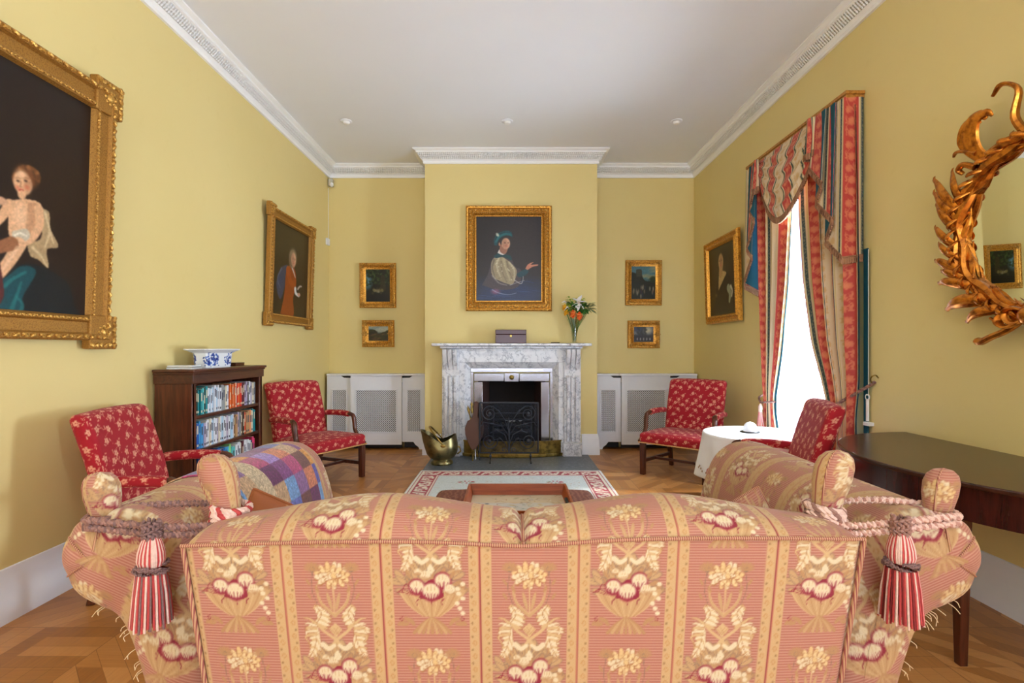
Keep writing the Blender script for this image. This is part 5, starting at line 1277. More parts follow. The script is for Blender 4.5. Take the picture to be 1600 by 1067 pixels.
# ------------------------------------------------------------------ demilune console table
DX, DY, DA, DB, DZ = XR-.012, 2.42, .80, .85, .82
r = empty('console_table', (DX, DY, 0), 0, 'dark polished half-round console table against the right wall under the gilt mirror', 'table')
def dpoly(k, n=48, ins=0): return [(-ins*0-(DA-ins)*math.sin(PI*i/n)**.9, -(DB-ins)*math.cos(PI*i/n)) for i in range(n+1)]
MB().prism(dpoly(0), 'z', DZ-.022, DZ).build('table_top', M['demitop'], r, bevel=.006)
pp = dpoly(0, 48, .035)+[(-.0+x*0-.0, y) for x, y in []]
b = MB(); o_ = dpoly(0, 48, .03); i_ = dpoly(0, 48, .055); V = []
for (x, y), (x2, y2) in zip(o_, i_): V += [(x, y, DZ-.16), (x2, y2, DZ-.16), (x2, y2, DZ-.022), (x, y, DZ-.022)]
b.add(V, [(i*4+j, i*4+(j+1) % 4, i*4+4+(j+1) % 4, i*4+4+j) for i in range(48) for j in range(4)]+[(0, 3, 2, 1), (192, 193, 194, 195)])
b.build('apron', M['dkwood'], r, ang=50)
for x, y in ((-.60, -.23), (-.60, .42), (-.06, -.74), (-.06, .74)):
    MB().hexa([(x-.017, y-.017, 0), (x+.017, y-.017, 0), (x+.017, y+.017, 0), (x-.017, y+.017, 0)], [(x-.030, y-.030, DZ-.03), (x+.030, y-.030, DZ-.03), (x+.030, y+.030, DZ-.03), (x-.030, y+.030, DZ-.03)]).build('leg', M['mahog'], r, bevel=.004)
# ------------------------------------------------------------------ window curtains, swag, pelmet
PX = 2.42
r = empty('curtain_pelmet', (XR, 4.44, 0), 0, 'swagged red and cream striped valance with brown fringe under a gilt pelmet board', 'valance')
Rp = Matrix.Translation((-XR, -4.44, 0)); PY0, PY1 = 3.68, 5.20
b = MB(); b.box((PX-.02, PY0-.02, 3.175), (XR, PY1+.02, 3.20)); b.box((PX-.012, PY0-.012, 3.150), (PX+.01, PY1+.012, 3.175)); b.box((PX, PY0-.012, 3.150), (XR, PY0+.01, 3.175)); b.box((PX, PY1-.01, 3.150), (XR, PY1+.012, 3.175))
b.build('pelmet_board', gold('gilt_wood', (196, 138, 62), (146, 94, 36), .45, 50, .4), r, bevel=.003, M=Rp)
def off(P): P = P.copy(); P[..., 0] -= XR; P[..., 1] -= 4.44; return P
def ribbon(name, edge, parent, drop=.045, rel=(XR, 4.44, 0), down=(0, 0, -1), wig=.004):
    """bullion fringe hanging below a polyline edge"""
    E = np.array(edge); n = len(E); seg = np.r_[0, np.cumsum(np.linalg.norm(np.diff(E, axis=0), axis=1))]
    k = max(20, int(seg[-1]/.006)); s = np.linspace(0, seg[-1], k); Q = np.stack([np.interp(s, seg, E[:, j]) for j in range(3)], 1)
    T_ = np.gradient(Q, axis=0); T_ /= np.linalg.norm(T_, axis=1, keepdims=True)+1e-9
    N = np.cross(T_, np.array(down)); N /= np.linalg.norm(N, axis=1, keepdims=True)+1e-9
    D = np.array(down, float); rows = []
    for j, t in enumerate((-.25, -.02, .0, .5, 1.0)):
        th = .009 if t <= 0 else .006; rows.append(Q+D*drop*t-N*th*(1 if j != 2 else .5)+N*wig*np.sin(np.arange(k)*2.1)[:, None]*(t > 0)+D*(t >= 1)*(.004*np.sin(np.arange(k)*1.7))[:, None])
    for t in (1.0, .5, 0, -.25): rows.append(Q+D*drop*t+N*.006)
    A = np.array(rows)-np.array(rel); b = MB(); b.grid(A, True, False); return b.build(name, M['fringe'], parent, ang=60)
def tail(path, zbs, uf0, name, sg):
    """cascade: cloth zigzags in plan, bottom edge drops linearly along the cloth"""
    P = np.array(path); seg = np.r_[0, np.cumsum(np.linalg.norm(np.diff(P, axis=0), axis=1))]; k = int(seg[-1]/.006); s = np.linspace(0, seg[-1], k)
    X = np.interp(s, seg, P[:, 0]); Y = np.interp(s, seg, P[:, 1]); kk = np.array([.25, .5, .25])
    X = np.convolve(np.pad(X, 1, 'edge'), kk, 'valid'); zb = np.interp(s, seg, zbs); nv = 120; V = np.linspace(0, 1, nv)
    A = np.zeros((k, nv, 3)); pinch = np.where(X[:, None] > 2.455, 1.0, (0.55+.45*V)[None])
    A[..., 0] = PX-.004+(X[:, None]-PX)*pinch; A[..., 1] = Y[:, None]; A[..., 2] = 3.155+(zb[:, None]-3.155)*V
    o = fab_obj(name, off(A), (uf0+s)[:, None]+0*A[..., 2], A[..., 2], r, m='curt')
    tx, ty = np.gradient(X), np.gradient(Y); ln = np.hypot(tx, ty)+1e-9; B = A.copy(); B[..., 0] += (-sg*ty/ln*.006)[:, None]; B[..., 1] += (sg*tx/ln*.006)[:, None]; b = MB(); b.grid(off(B)[::2, ::3]); b.build('valance_lining', M['teal'], r)
    ribbon('fringe', np.stack([A[:, -1, 0], A[:, -1, 1], A[:, -1, 2]], 1), r); return o
tail([(2.335, 3.99), (2.34, 3.84), (2.355, 3.94), (2.36, 3.74), (2.375, 3.85), (2.38, 3.68), (2.385, 3.672), (2.535, 3.665)], [2.76, 2.60, 2.48, 2.30, 2.17, 2.02, 2.00, 2.02], .145, 'valance_tail', 1)
tail([(2.335, 4.89), (2.34, 5.0), (2.355, 4.93), (2.36, 5.10), (2.375, 5.02), (2.38, 5.195), (2.385, 5.2), (2.53, 5.2)], [2.92, 2.70, 2.60, 2.36, 2.26, 2.05, 2.0, 1.92], .25, 'valance_tail', -1)
nu, nv = 170, 150; U, V = np.meshgrid(np.linspace(0, 1, nu), np.linspace(0, 1, nv), indexing='ij')
sag = .64*V**1.1; cen = .5+.02*V; Y = 3.96+(4.93-3.96)*(U+.10*np.sin(PI*U)*(.0))
Zt = 3.155-.02*V-.16*V*(2*abs(U-.5))**3
Z = Zt-sag*(np.sin(PI*U)**(.85))*(1+.12*np.cos(PI*U)*0)
fo = np.sin(2*PI*4.6*np.clip(V, 1e-3, 1)**(1.25-.75*U)+.5*np.sin(5*U)); X = PX-.015-.03*np.sin(PI*V)-.075*np.sin(PI*U)*V**.7-.013*fo*np.sin(PI*U)**.5*np.clip(V*4, 0, 1)
Z = Z+.012*np.cos(V*2*PI*5.2+1.2*np.sin(PI*U))*np.sin(PI*U)
A = np.stack([X, Y, Z], -1); fab_obj('swag', off(A), 1.15*(U-.5)*(1+.3*V)+.055, 3.4-V*.95, r, m='curt')
ribbon('fringe', A[:, -1], r)
# small gathered rosette hanging at the near top of the swag, and its far twin
for yc, w in ((4.02, .14), (4.90, .08)):
    U, V = np.meshgrid(np.linspace(0, 1, 60), np.linspace(0, 1, 50), indexing='ij')
    X = PX-.055-.018*np.sin(U*2*PI*3)*V-.03*np.sin(PI*U); Y = yc+w*(U-.5)*(.6+.4*V); Z = 3.155-.27*V-.02*np.sin(PI*U)*V
    A = np.stack([X, Y, Z], -1); fab_obj('jabot', off(A), U*.3+.1, Z, r, m='curt'); ribbon('fringe', A[:, -1], r, drop=.04)

def drape(name, label, rows, nf, u0, width, flip, group='striped window curtains'):
    """rows: z, y at the outer edge, y at the inner edge, fold depth"""
    r = empty(name, (2.46, rows[0][1], 0), 0, label, 'curtain', group); ox, oy = 2.46, rows[0][1]
    R_ = np.array(rows); zs = R_[::-1, 0]; nv = 300; nu = 260; z = np.linspace(R_[0, 0], R_[-1, 0], nv)
    ya = np.interp(z, zs, R_[::-1, 1]); yb = np.interp(z, zs, R_[::-1, 2]); am = np.interp(z, zs, R_[::-1, 3])
    k = np.hanning(31); k /= k.sum(); ya, yb, am = [np.convolve(np.pad(q, 15, 'edge'), k, 'valid') for q in (ya, yb, am)]
    U = np.linspace(0, 1, nu)[:, None]; ph = 2*PI*nf*U+.5*np.sin(2*PI*U*1.7)
    X = 2.455+am[None]*np.sin(ph)+.25*am[None]*np.sin(2.3*ph+1); Y = ya[None]+(yb-ya)[None]*(U+.25/nf/2/PI*2*np.sin(2*ph)*1.0); Z = z[None]+0*U
    A = np.stack([X, Y, Z], -1)
    B = A-np.array([ox, oy, 0]); fab_obj('fabric', B, u0+width*U+0*Z, Z, r, m='curt')
    C = B.copy(); C[..., 0] += .009; s = 1 if yb[0] > ya[0] else -1
    C[-12:, :, 1] += s*np.linspace(0, .03, 12)[:, None]*np.clip((1.6-z)/.6+.15, 0.15, 1)[None]
    b = MB(); b.grid(C[::2, ::3]); b.build('teal_lining', M['teal'], r); return r
far = [(3.10, 5.12, 4.42, .030), (2.5, 5.10, 4.44, .030), (1.9, 5.06, 4.50, .030), (1.3, 5.00, 4.62, .026), (.98, 4.97, 4.72, .02), (.84, 4.95, 4.76, .012), (.78, 4.95, 4.75, .014), (.5, 4.98, 4.66, .025), (.02, 5.02, 4.62, .03)]
drape('curtain', 'far striped silk curtain tied back at the window, nearer the chimney breast', far, 5, .03, 1.15, 0)
near = [(3.10, 3.66, 4.36, .030), (2.5, 3.64, 4.33, .032), (1.9, 3.63, 4.26, .034), (1.4, 3.63, 4.14, .034), (1.1, 3.63, 4.00, .032), (.86, 3.66, 3.92, .024), (.78, 3.66, 3.92, .024), (.4, 3.65, 3.97, .03), (.02, 3.64, 4.0, .034)]
drape('curtain', 'near striped silk curtain at the window, beside the console table end', near, 5, .08, 1.25, 1)
def braid(b, path, R, rs, turns, strands=3, n=6, ph0=0):
    P = np.array(path); seg = np.r_[0, np.cumsum(np.linalg.norm(np.diff(P, axis=0), axis=1))]; k = max(12, int(seg[-1]/(R*1.1))); s = np.linspace(0, seg[-1], k)
    Q = np.stack([np.interp(s, seg, P[:, j]) for j in range(3)], 1); T_ = np.gradient(Q, axis=0); T_ /= np.linalg.norm(T_, axis=1, keepdims=True)
    up = np.array([0, 0, 1.0]) if abs(T_[0, 2]) < .85 else np.array([1.0, 0, 0]); N = np.cross(T_, up); N /= np.linalg.norm(N, axis=1, keepdims=True)+1e-9; B = np.cross(T_, N)
    for j in range(strands):
        a = s/seg[-1]*2*PI*turns+j*2*PI/strands+ph0; b.mi(j % 2 if strands > 1 else 0); b.tube(Q+N*np.cos(a)[:, None]*R*.62+B*np.sin(a)[:, None]*R*.62, rs, n)
    b.mi(0)
r = empty('curtain_tieback', (2.53, 3.55, 1.12), 0, 'brown twisted rope tieback stretched from a wall hook round the near curtain', 'tieback', 'rope tiebacks')
b = MB(); P = catmull([(0, 0, 0), (-.07, .12, -.10), (-.17, .26, -.22), (-.20, .36, -.29), (-.12, .43, -.31), (-.02, .40, -.28)], 8); braid(b, P, .011, .0075, 22); b.build('rope', [M['rope'], M['ropeg']], r)
b = MB(); b.tube(catmull([(0.008, -.02, .03), (-.02, -.03, .05), (-.035, -.01, .03), (-.02, .01, 0), (.008, .01, .0)], 4), .005, 6); b.build('hook', M['brass'], r)
r = empty('curtain_tieback', (2.53, 5.02, .92), 0, 'brown rope tieback with tassel round the far curtain', 'tieback', 'rope tiebacks')
b = MB(); P = catmull([(0, 0, 0), (-.10, -.03, -.04), (-.13, -.12, -.08), (-.13, -.22, -.07), (-.07, -.28, -.06), (0, -.22, -.05)], 8); braid(b, P, .009, .006, 16); b.build('rope', [M['rope'], M['ropeg']], r)
b = MB(); b.lathe([(.004, .0), (.018, -.02), (.022, -.05), (.014, -.07), (.02, -.08)], (-.15, -.15, -.09), 12); b.build('tassel_head', M['rope2'], r)
b = MB()
for k in range(18):
    a = k*2*PI/18; b.mi(k % 2); b.tube([(-.15+.012*math.cos(a), -.15+.012*math.sin(a), -.165), (-.15+.03*math.cos(a), -.15+.03*math.sin(a), -.30)], .0045, 5)
b.build('tassel_skirt', [M['rope3'], M['rope2']], r)
r = empty('blind_cord', (2.52, 3.60, 1.0), 0, 'white blind cord with ring and plastic holder on the wall by the near curtain', 'blind cord')
b = MB(); b.tube([(0, 0, .02), (0, 0, 1.05)], .002, 5); b.tube([(0, .02, .02), (0, .02, 1.05)], .002, 5); b.build('cord', M['plaster'], r)
b = MB(); b.tube([(0, .01+.018*math.cos(a), .01+.018*math.sin(a)) for a in np.linspace(0, 2*PI, 17)], .005, 6, cap=False); b.box((-.006, .002, -.16), (.006, .018, -.01)); b.build('pull_ring', M['plaster'], r)
MB().box((-.02, -.03, -.19), (.02, .03, -.165)).build('wall_holder', M['plaster'], r, bevel=.003)
r = empty('window_blind', (2.53, 3.63, 0), 0, 'narrow strip of dark teal blind fabric beside the near curtain on the right wall', 'blind')
b = MB(); b.box((-.012, -.025, .75), (-.004, .018, 2.06)); b.build('fabric_edge', M['teal'], r)

# ------------------------------------------------------------------ rug, ottoman, tray
def rug_pic():
    w, h = 1.99, 2.75; p = Pic(w, h, (226, 224, 220), 260); q = random.Random(6); CM = (176, 88, 98); CR = (228, 218, 204)
    def rect(i0, i1, c):
        p._b(i0, w-i0, i0, h-i0, lambda X, Y: ((X > i0) & (X < w-i0) & (Y > i0) & (Y < h-i0)).astype(float), c, 1)
    rect(.03, 0, (170, 84, 96)); rect(.038, 0, CR); rect(.062, 0, CM); rect(.215, 0, CR); rect(.23, 0, CM); rect(.238, 0, (208, 216, 218))
    def scroll(x, y, a):
        c, s = math.cos(a), math.sin(a); R = lambda u, v: (x+u*c-v*s, y+u*s+v*c)
        p.stroke([R(-.09, -.05), R(-.05, .05), R(.0, .0), R(.04, -.05), R(.085, .03), R(.05, .055), R(.03, .02)], .014, .010, CR)
        p.ell(*R(-.06, .0), .03, .022, CR, a+.7); p.ell(*R(.07, -.02), .03, .02, (236, 226, 210), a-.5); p.ell(*R(0, .05), .022, .012, CR, a); p.ell(*R(0, -.05), .02, .012, CR, a)
        p.ell(*R(-.06, 0), .010, .010, CM)
    n = 9
    for k in range(n): x = .14+(w-.28)*k/(n-1); scroll(x, .14, 0 if k % 2 else PI); scroll(x, h-.14, 0 if k % 2 else PI)
    n = 13
    for k in range(1, n-1): y = .14+(h-.28)*k/(n-1); scroll(.14, y, PI/2*(1 if k % 2 else -1)); scroll(w-.14, y, PI/2*(1 if k % 2 else -1))
    for k in range(260): p.ell(q.uniform(.28, w-.28), q.uniform(.28, h-.28), q.uniform(.012, .03), .006, q.choice([(186, 190, 176), (196, 178, 168), (170, 190, 196)]), q.random()*3, .7, .5)
    for x in (.55, w-.55):
        for y in (.5, h-.5):
            for k in range(12): a = k*.6; p.ell(x+.07*math.cos(a), y+.035*math.sin(a), .018, .010, q.choice([(166, 60, 72), (190, 110, 112), (140, 152, 120)]), a, .9, .4)
    return p.noise(.05)
RP = rug_pic(); nu, nv = 500, 640; U, V = np.meshgrid(np.linspace(0, 1, nu), np.linspace(0, 1, nv), indexing='ij')
A = np.stack([(U-.5)*1.99, (V-.5)*2.75, .011+0*U], -1); e = np.minimum(np.minimum(U, 1-U)*1.99, np.minimum(V, 1-V)*2.75); A[..., 2] -= .006*(e < .004)
o = np_obj('rug', A, gridF(nu, nv), M['rug'], None, lin(RP.sample(U*1.99, V*2.75)), smooth=False, solid=.01); o.location = (.005, 4.27, 0); tag(o, 'cream and wine needlework rug with scroll border before the hearth', 'rug')
PAIS = NT('brown_paisley'); w_ = PAIS.new('ShaderNodeTexWave', Scale=9.0, Distortion=9.0, Detail=2.0, Detail__Scale=1.5); PAIS.l.new(PAIS.coord(), w_.inputs['Vector'])
M['paisley'] = PAIS.set(Base__Color=PAIS.ramp(w_.outputs['Fac'], [(.3, L4((112, 62, 48))), (.55, L4((136, 80, 62))), (.62, L4((84, 46, 44))), (.8, L4((134, 84, 64)))]), Roughness=.85)
r = empty('ottoman', (.03, 2.98, 0), 0, 'low brown paisley upholstered ottoman stool on the rug, under the wooden tray', 'ottoman')
V, F, _, _ = softbox(1.03, .86, .26, .05, .03); V[:, 2] += .29+.012*(1-(V[:, 0]/.52)**2)*(V[:, 2] > .0); np_obj('cushion_top', V, F, M['paisley'], r)
MB().box((-.49, -.40, .11), (.49, .40, .17)).build('base_frame', M['mahog_x'], r, bevel=.004)
for sx in (-1, 1):
    for sy in (-1, 1): MB().lathe([(.02, .012), (.026, .03), (.022, .06), (.035, .11)], (sx*.45, sy*.36, 0), 14).build('leg', M['mahog'], r)
r = empty('serving_tray', (.045, 2.93, .433), 0, 'red-brown wooden butler tray with a printed map base on the paisley ottoman', 'tray')
def wall(b, x0, y0, x1, y1, h=.075): b.box((x0, y0, 0), (x1, y1, h))
wx, wy = .305, .275
for (x0, x1, y) in ((-wx, wx, -wy), (-wx, wx, wy)):
    b = MB(); s = 1 if y > 0 else -1; b.hexa([(x0+.02, y-s*.032, 0), (x1-.02, y-s*.032, 0), (x1-.02, y-s*.018, 0), (x0+.02, y-s*.018, 0)], [(x0, y-s*.014, .075), (x1, y-s*.014, .075), (x1, y, .075), (x0, y, .075)])
    b.build('long_rim', M['traywood'], r, bevel=.002)
for s in (-1, 1):
    b = MB(); x = s*wx; b.hexa([(x-s*.032, -wy+.02, 0), (x-s*.032, wy-.02, 0), (x-s*.018, wy-.02, 0), (x-s*.018, -wy+.02, 0)], [(x-s*.014, -wy, .075), (x-s*.014, wy, .075), (x, wy, .075), (x, -wy, .075)])
    o = b.build('end_rim', M['traywood'], r, bevel=.002)
    MB().box((x-s*.024-.012, -.045, .038), (x-s*.010+.004, .045, .056)).build('hand_hole', M['black'], o, bevel=.006)
def map_pic():
    p = Pic(.56, .50, (206, 196, 168), 420); q = random.Random(12)
    p._b(0, .56, 0, .33, lambda X, Y: (Y < .33).astype(float), (196, 198, 196), .8)
    for k in range(60):
        x, y = q.uniform(.14, .54), q.uniform(.03, .47); p.stroke([(x, y), (x+q.uniform(-.03, .03), y+.02), (x+q.uniform(-.05, .05), y+.03)], .0016, .001, q.choice([(150, 90, 70), (110, 130, 130), (170, 140, 90), (120, 110, 80)]), .8)
    for k in range(24): p.ell(q.uniform(.1, .55), q.uniform(.05, .48), .022, .012, q.choice([(196, 170, 110), (170, 180, 180), (206, 180, 140), (150, 160, 130)]), q.random()*3, .5, .6)
    for x in (.05, .10):
        for y in (.10, .17, .24, .31): p.ell(x, y, .012, .010, q.choice([(150, 70, 60), (90, 100, 110)]), 0, .8, .4)
    p.stroke([(.01, .01), (.55, .01)], .002, .002, (90, 80, 60)); p.stroke([(.01, .49), (.55, .49)], .002, .002, (90, 80, 60))
    return p
MP = map_pic(); U, V = np.meshgrid(np.linspace(0, 1, 200), np.linspace(0, 1, 180), indexing='ij')
np_obj('map_base', np.stack([(U-.5)*.56, (V-.5)*.50, .012+0*U], -1), gridF(200, 180), M['print'], r, lin(MP.sample(U*.56, V*.5)), smooth=False, solid=.01)

# ------------------------------------------------------------------ the big drop-arm sofa, seen from behind
CX = .03
r = empty('sofa', (CX, 1.85, 0), 0, 'large drop-arm sofa in faded terracotta and gold striped floral damask, seen from behind', 'sofa'); SO = np.array([CX, 1.85, 0])
YR = 1.20
def crest(t):                                                # crest height over x (-1..1): two humps, centre dip
    return .912+.055*np.exp(-((abs(t)-.47)/.34)**2)-.028*np.exp(-(t/.12)**2)*0+.012*(1-abs(t))
def halfw(z): return .80-.165*np.clip(.9-z, 0, 1)
nu = 560; T_ = np.linspace(-1, 1, nu)
# rear panel
zz = np.r_[np.linspace(.10, .50, 40), np.linspace(.5028, .899, 150)]
P = np.zeros((nu, len(zz), 3)); hw = halfw(zz)
seamz = lambda t: .895+.006*np.sin(abs(t)*PI)-.008*np.exp(-(t/.2)**2)+.008*t
bulge = .018*np.sin(np.clip((zz-.1)/.8, 0, 1)*PI)
for i, t in enumerate(T_):
    k = (zz-.10)/.799; z = .10+k*(seamz(t)-.10); rd = max(0, (abs(t)-.975)/.025)
    P[i, :, 0] = CX+t*hw; P[i, :, 1] = YR-bulge*(1-abs(t)**6)+.012*rd**2; P[i, :, 2] = z
uu = (T_*.80)[:, None]-.015+0*P[..., 2]; fab_obj('back_panel', P-SO, uu, P[..., 2]-.818, r)
# rolled top of the back, from the seam over the crest and down in front
prof = []
for s in np.linspace(0, 1, 96): prof.append(s)
prof = np.array(prof); A = np.zeros((nu, 96, 3)); L = np.zeros((nu, 96))
for i, t in enumerate(T_):
    c = crest(t)*1.0; sz = seamz(t); h = c-sz; dip = math.exp(-(t/.016)**2)
    ctl = np.array([(YR+.0, sz), (YR+.012, sz+.35*h), (YR+.05, sz+.80*h), (YR+.12, c), (YR+.19, c-.012), (YR+.235, c-.06), (YR+.25, c-.16), (YR+.255, .52)])
    k = np.linspace(0, 1, len(ctl)); y = np.interp(prof, k, ctl[:, 0]); z = np.interp(prof, k, ctl[:, 1])
    kk = np.hanning(13); kk /= kk.sum(); y = np.convolve(np.pad(y, 6, 'reflect', reflect_type='odd'), kk, 'valid'); z = np.convolve(np.pad(z, 6, 'reflect', reflect_type='odd'), kk, 'valid')
    e = max(0, (abs(t)-.93)/.07); z = z-(z-sz).clip(0)*.35*e**2; z = z-dip*.02*np.clip((prof-.05)*8, 0, 1)
    A[i, :, 0] = CX+t*(.80-.012*e*e); A[i, :, 1] = y; A[i, :, 2] = z; L[i] = np.r_[0, np.cumsum(np.hypot(np.diff(y), np.diff(z)))]
# side pads of the rolled top: extend to close the ends
fab_obj('back_roll', A-SO, (T_*.80)[:, None]-.015+0*L, L+.12, r)
for s, i in ((-1, 0), (1, -1)):
    b = MB(); n = 96; ring = A[i]; c = ring.mean(0); top = ring; V = [tuple(p-SO) for p in ring]+[(p[0]-SO[0], YR+.10-SO[1], p[2]-SO[2]) for p in ring]
    V = [tuple(p-SO) for p in ring]; b.add(V, [tuple(range(n))]); b.build('roll_end', vcol('x', .9) if False else plain('damask_plain_end', (200, 140, 104), .8), r)
def pipe(pts, rad=.0048):
    b = MB(); P = np.array(pts)-SO; b.tube(P, rad, 8); return b
PIPE = NT('woven_piping'); g_ = PIPE.n.new('ShaderNodeTexWave'); g_.inputs['Scale'].default_value = 60; PIPE.l.new(PIPE.coord(), g_.inputs[0])
M['pipe'] = PIPE.set(Base__Color=PIPE.ramp(g_.outputs['Fac'], [(.3, L4((140, 74, 68))), (.6, L4((184, 142, 108)))]), Roughness=.8)
pipe([(CX+t*.80, YR-.003, seamz(t)+.002) for t in np.linspace(-1, 1, 80)]).build('seam_piping', M['pipe'], r)
for s in (-1, 1): pipe([(CX+s*(halfw(z)+.001), YR+.002, z) for z in np.linspace(seamz(s), .10, 40)], .0055).build('seam_piping', M['pipe'], r)
pipe([A[nu//2, j] for j in range(2, 60, 3)], .005).build('centre_piping', M['pipe'], r)
# body block between panel and seat, seat deck, cushions
MB().box((-.66, -.62, .12), (.66, .42, .30)).build('seat_deck', plain('damask_plain_deck', (176, 116, 88), .9), r, bevel=.02)
for s in (-1, 1):
    def cf(V, s=s): V = V.copy(); V[:, 0] += s*.375; V[:, 1] += .06; V[:, 2] += .385+.03*(1-(V[:, 0]-s*.375)**2/.14)*(V[:, 2] > 0); return V
    soft_fab('seat_cushion', r, (.74, .88, .16), .05, .012, cf, m='damask')
b = MB(); b.box((-.645, -.648, .12), (.645, -.40, .56)); b.build('inner_back', plain('damask_plain_back', (176, 116, 88), .9), r, bevel=.02)
# arms: leaning section that flares to a fat outward roll
SEC = [(.80, .12), (.80, .30), (.81, .50), (.835, .66), (.865, .78), (.905, .865), (.965, .915), (1.03, .93), (1.10, .925), (1.155, .90), (1.19, .855), (1.20, .80), (1.185, .745), (1.15, .705), (1.105, .68), (1.06, .66), (1.03, .62), (1.00, .54), (.965, .42), (.93, .28), (.915, .12)]
SPN = [(.86, .12), (.87, .30), (.885, .50), (.915, .64), (.96, .74), (1.03, .795), (1.10, .81)]
def dense(poly, step):
    P = catmull(poly, 6); seg = np.r_[0, np.cumsum(np.linalg.norm(np.diff(P, axis=0), axis=1))]; k = int(seg[-1]/step); s = np.linspace(0, seg[-1], k); return np.stack([np.interp(s, seg, P[:, 0]), np.interp(s, seg, P[:, 1])], 1), s
SD, SL = dense(SEC, .0055); SP_, _ = dense(SPN, .004)
NEAR = np.array([SP_[np.argmin(np.hypot(*(SP_-p).T))] for p in SD]); ksm = np.hanning(25); ksm /= ksm.sum()
NEAR = np.stack([np.convolve(np.pad(NEAR[:, j], 12, 'edge'), ksm, 'valid') for j in (0, 1)], 1)
Y0, Y1 = 1.345, 2.33
for s in (-1, 1):
    rows = [];  ys = np.arange(Y0, Y1, .0065)
    def at(y, k, dy): return np.stack([CX+s*(NEAR[:, 0]+(SD[:, 0]-NEAR[:, 0])*k), np.full(len(SD), y), NEAR[:, 1]+(SD[:, 1]-NEAR[:, 1])*k], 1)
    caps = np.linspace(0, 1, 46)
    for c in caps: k = c*1.15-.15; rows.append((at(Y0-.042*math.sqrt(max(0, 1-c**2.6)), k, 0), None))
    wr = random.Random(4)
    base = len(rows)
    for y in ys[1:]: rows.append((at(y, 1.0, 0), y))
    for c in caps[::-1][1::2]: rows.append((at(Y1+.04*math.sqrt(max(0, 1-c**2.6)), max(c, .001), 0), None))
    A_ = np.array([q_[0] for q_ in rows]); nr = len(rows)
    # gathered pleats on the near end: radial creases towards the lower corner
    d = SD-NEAR
    U_ = np.zeros((nr, len(SD))); V_ = np.zeros((nr, len(SD)))
    for i in range(nr):
        if i < base: U_[i] = s*(A_[i, :, 0]-CX)*.82+A_[i, :, 2]*.35*1; V_[i] = A_[i, :, 2]*.82-s*(A_[i, :, 0]-CX)*.35
        elif i < nr-22: U_[i] = A_[i, 0, 1]+.03*s; V_[i] = SL
        else: U_[i] = s*A_[i, :, 0]; V_[i] = A_[i, :, 2]
    for j0, wd in ((int(len(SD)*.50), 5), (int(len(SD)*.56), 4), (int(len(SD)*.62), 5)):
        for i in range(6, base+2):
            g = np.exp(-((np.arange(len(SD))-j0)/wd)**2)*.007*min(1, (i-6)/18); A_[i, :, 1] += g
    fab_obj('arm', A_-SO, U_, V_, r)
    # seam cord along the outside of the pleated end
    for j0 in (int(len(SD)*.50), int(len(SD)*.56), int(len(SD)*.62)):
        pipe([A_[i, j0]+np.array([0, -.002, 0]) for i in range(14, base, 4)], .0026).build('pleat_edge', M['pipe'], r)
    # loose threads under the arm
    b = MB(); qq = random.Random(20+s)
    for k in range(22):
        j = int(len(SD)*(.66+.26*qq.random())); p0 = A_[base-2, j]; L_ = qq.uniform(.012, .04)
        P_ = [p0, p0+np.array([s*L_*.4, -.004, -L_*.3]), p0+np.array([s*L_*qq.uniform(.2, .9), -.006, -L_*qq.uniform(.5, 1.1)])]
        b.tube(catmull([q_-SO for q_ in P_], 4), .0009, 4)
    b.build('frayed_threads', plain('pale_thread', (220, 196, 160), .9), r)['kind'] = 'stuff'
# finials
def finial(x, y, z, tx, ty, h, w, s):
    """fabric-covered knob leaning by tx, ty"""
    n, m_ = 64, 56; A = np.zeros((m_, n, 3)); pr = [(0, .62), (.08, .66), (.3, .82), (.55, .98), (.75, 1.0), (.88, .86), (.96, .56), (1.0, .02)]
    for i in range(m_):
        t = i/(m_-1); tt = math.sin(t*PI/2) if t > .5 else t*1.414; rr = w/2*np.interp(tt, [q_[0] for q_ in pr], [q_[1] for q_ in pr])
        for k in range(n):
            a = 2*PI*k/n; A[i, k] = (x+tx*tt+rr*math.cos(a), y+ty*tt+rr*math.sin(a)*.9, z+h*tt)
    ang = np.linspace(0, 2*PI, n)[None]+0*A[..., 2]
    o = fab_obj('finial', A-SO, ang*w*.5+(.07 if s > 0 else .19), A[..., 2], r, cv=True)
    b = MB(); b.tube([tuple(A[i, int(n*.62)]-SO+np.array([0, -.001, 0])) for i in range(0, m_-3, 3)], .0022, 5); b.build('finial_seam', M['pipe'], o)
finial(-.735, 1.345, .905, -.045, -.0, .170, .092, 1)
finial(.825, 1.345, .905, .035, 0, .180, .095, -1)
finial(-1.065, 1.355, .875, -.020, 0, .150, .084, -1)
finial(1.125, 1.355, .885, .022, 0, .150, .082, 1)
M['rope4'] = plain('dusky_pink_rope', (184, 138, 126), 0.8, sc=150, var=.3)
for sx in (-1, 1):
    for y in (-.56, .42): MB().lathe([(.028, 0), (.034, .02), (.026, .05), (.038, .10), (.038, .13)], (sx*.62, y, 0), 16).build('leg', M['mahog'], r)
    for y in (-.44, .42): MB().lathe([(.022, 0), (.026, .03), (.030, .13)], (sx*.86, y, 0), 14).build('leg', M['mahog'], r)
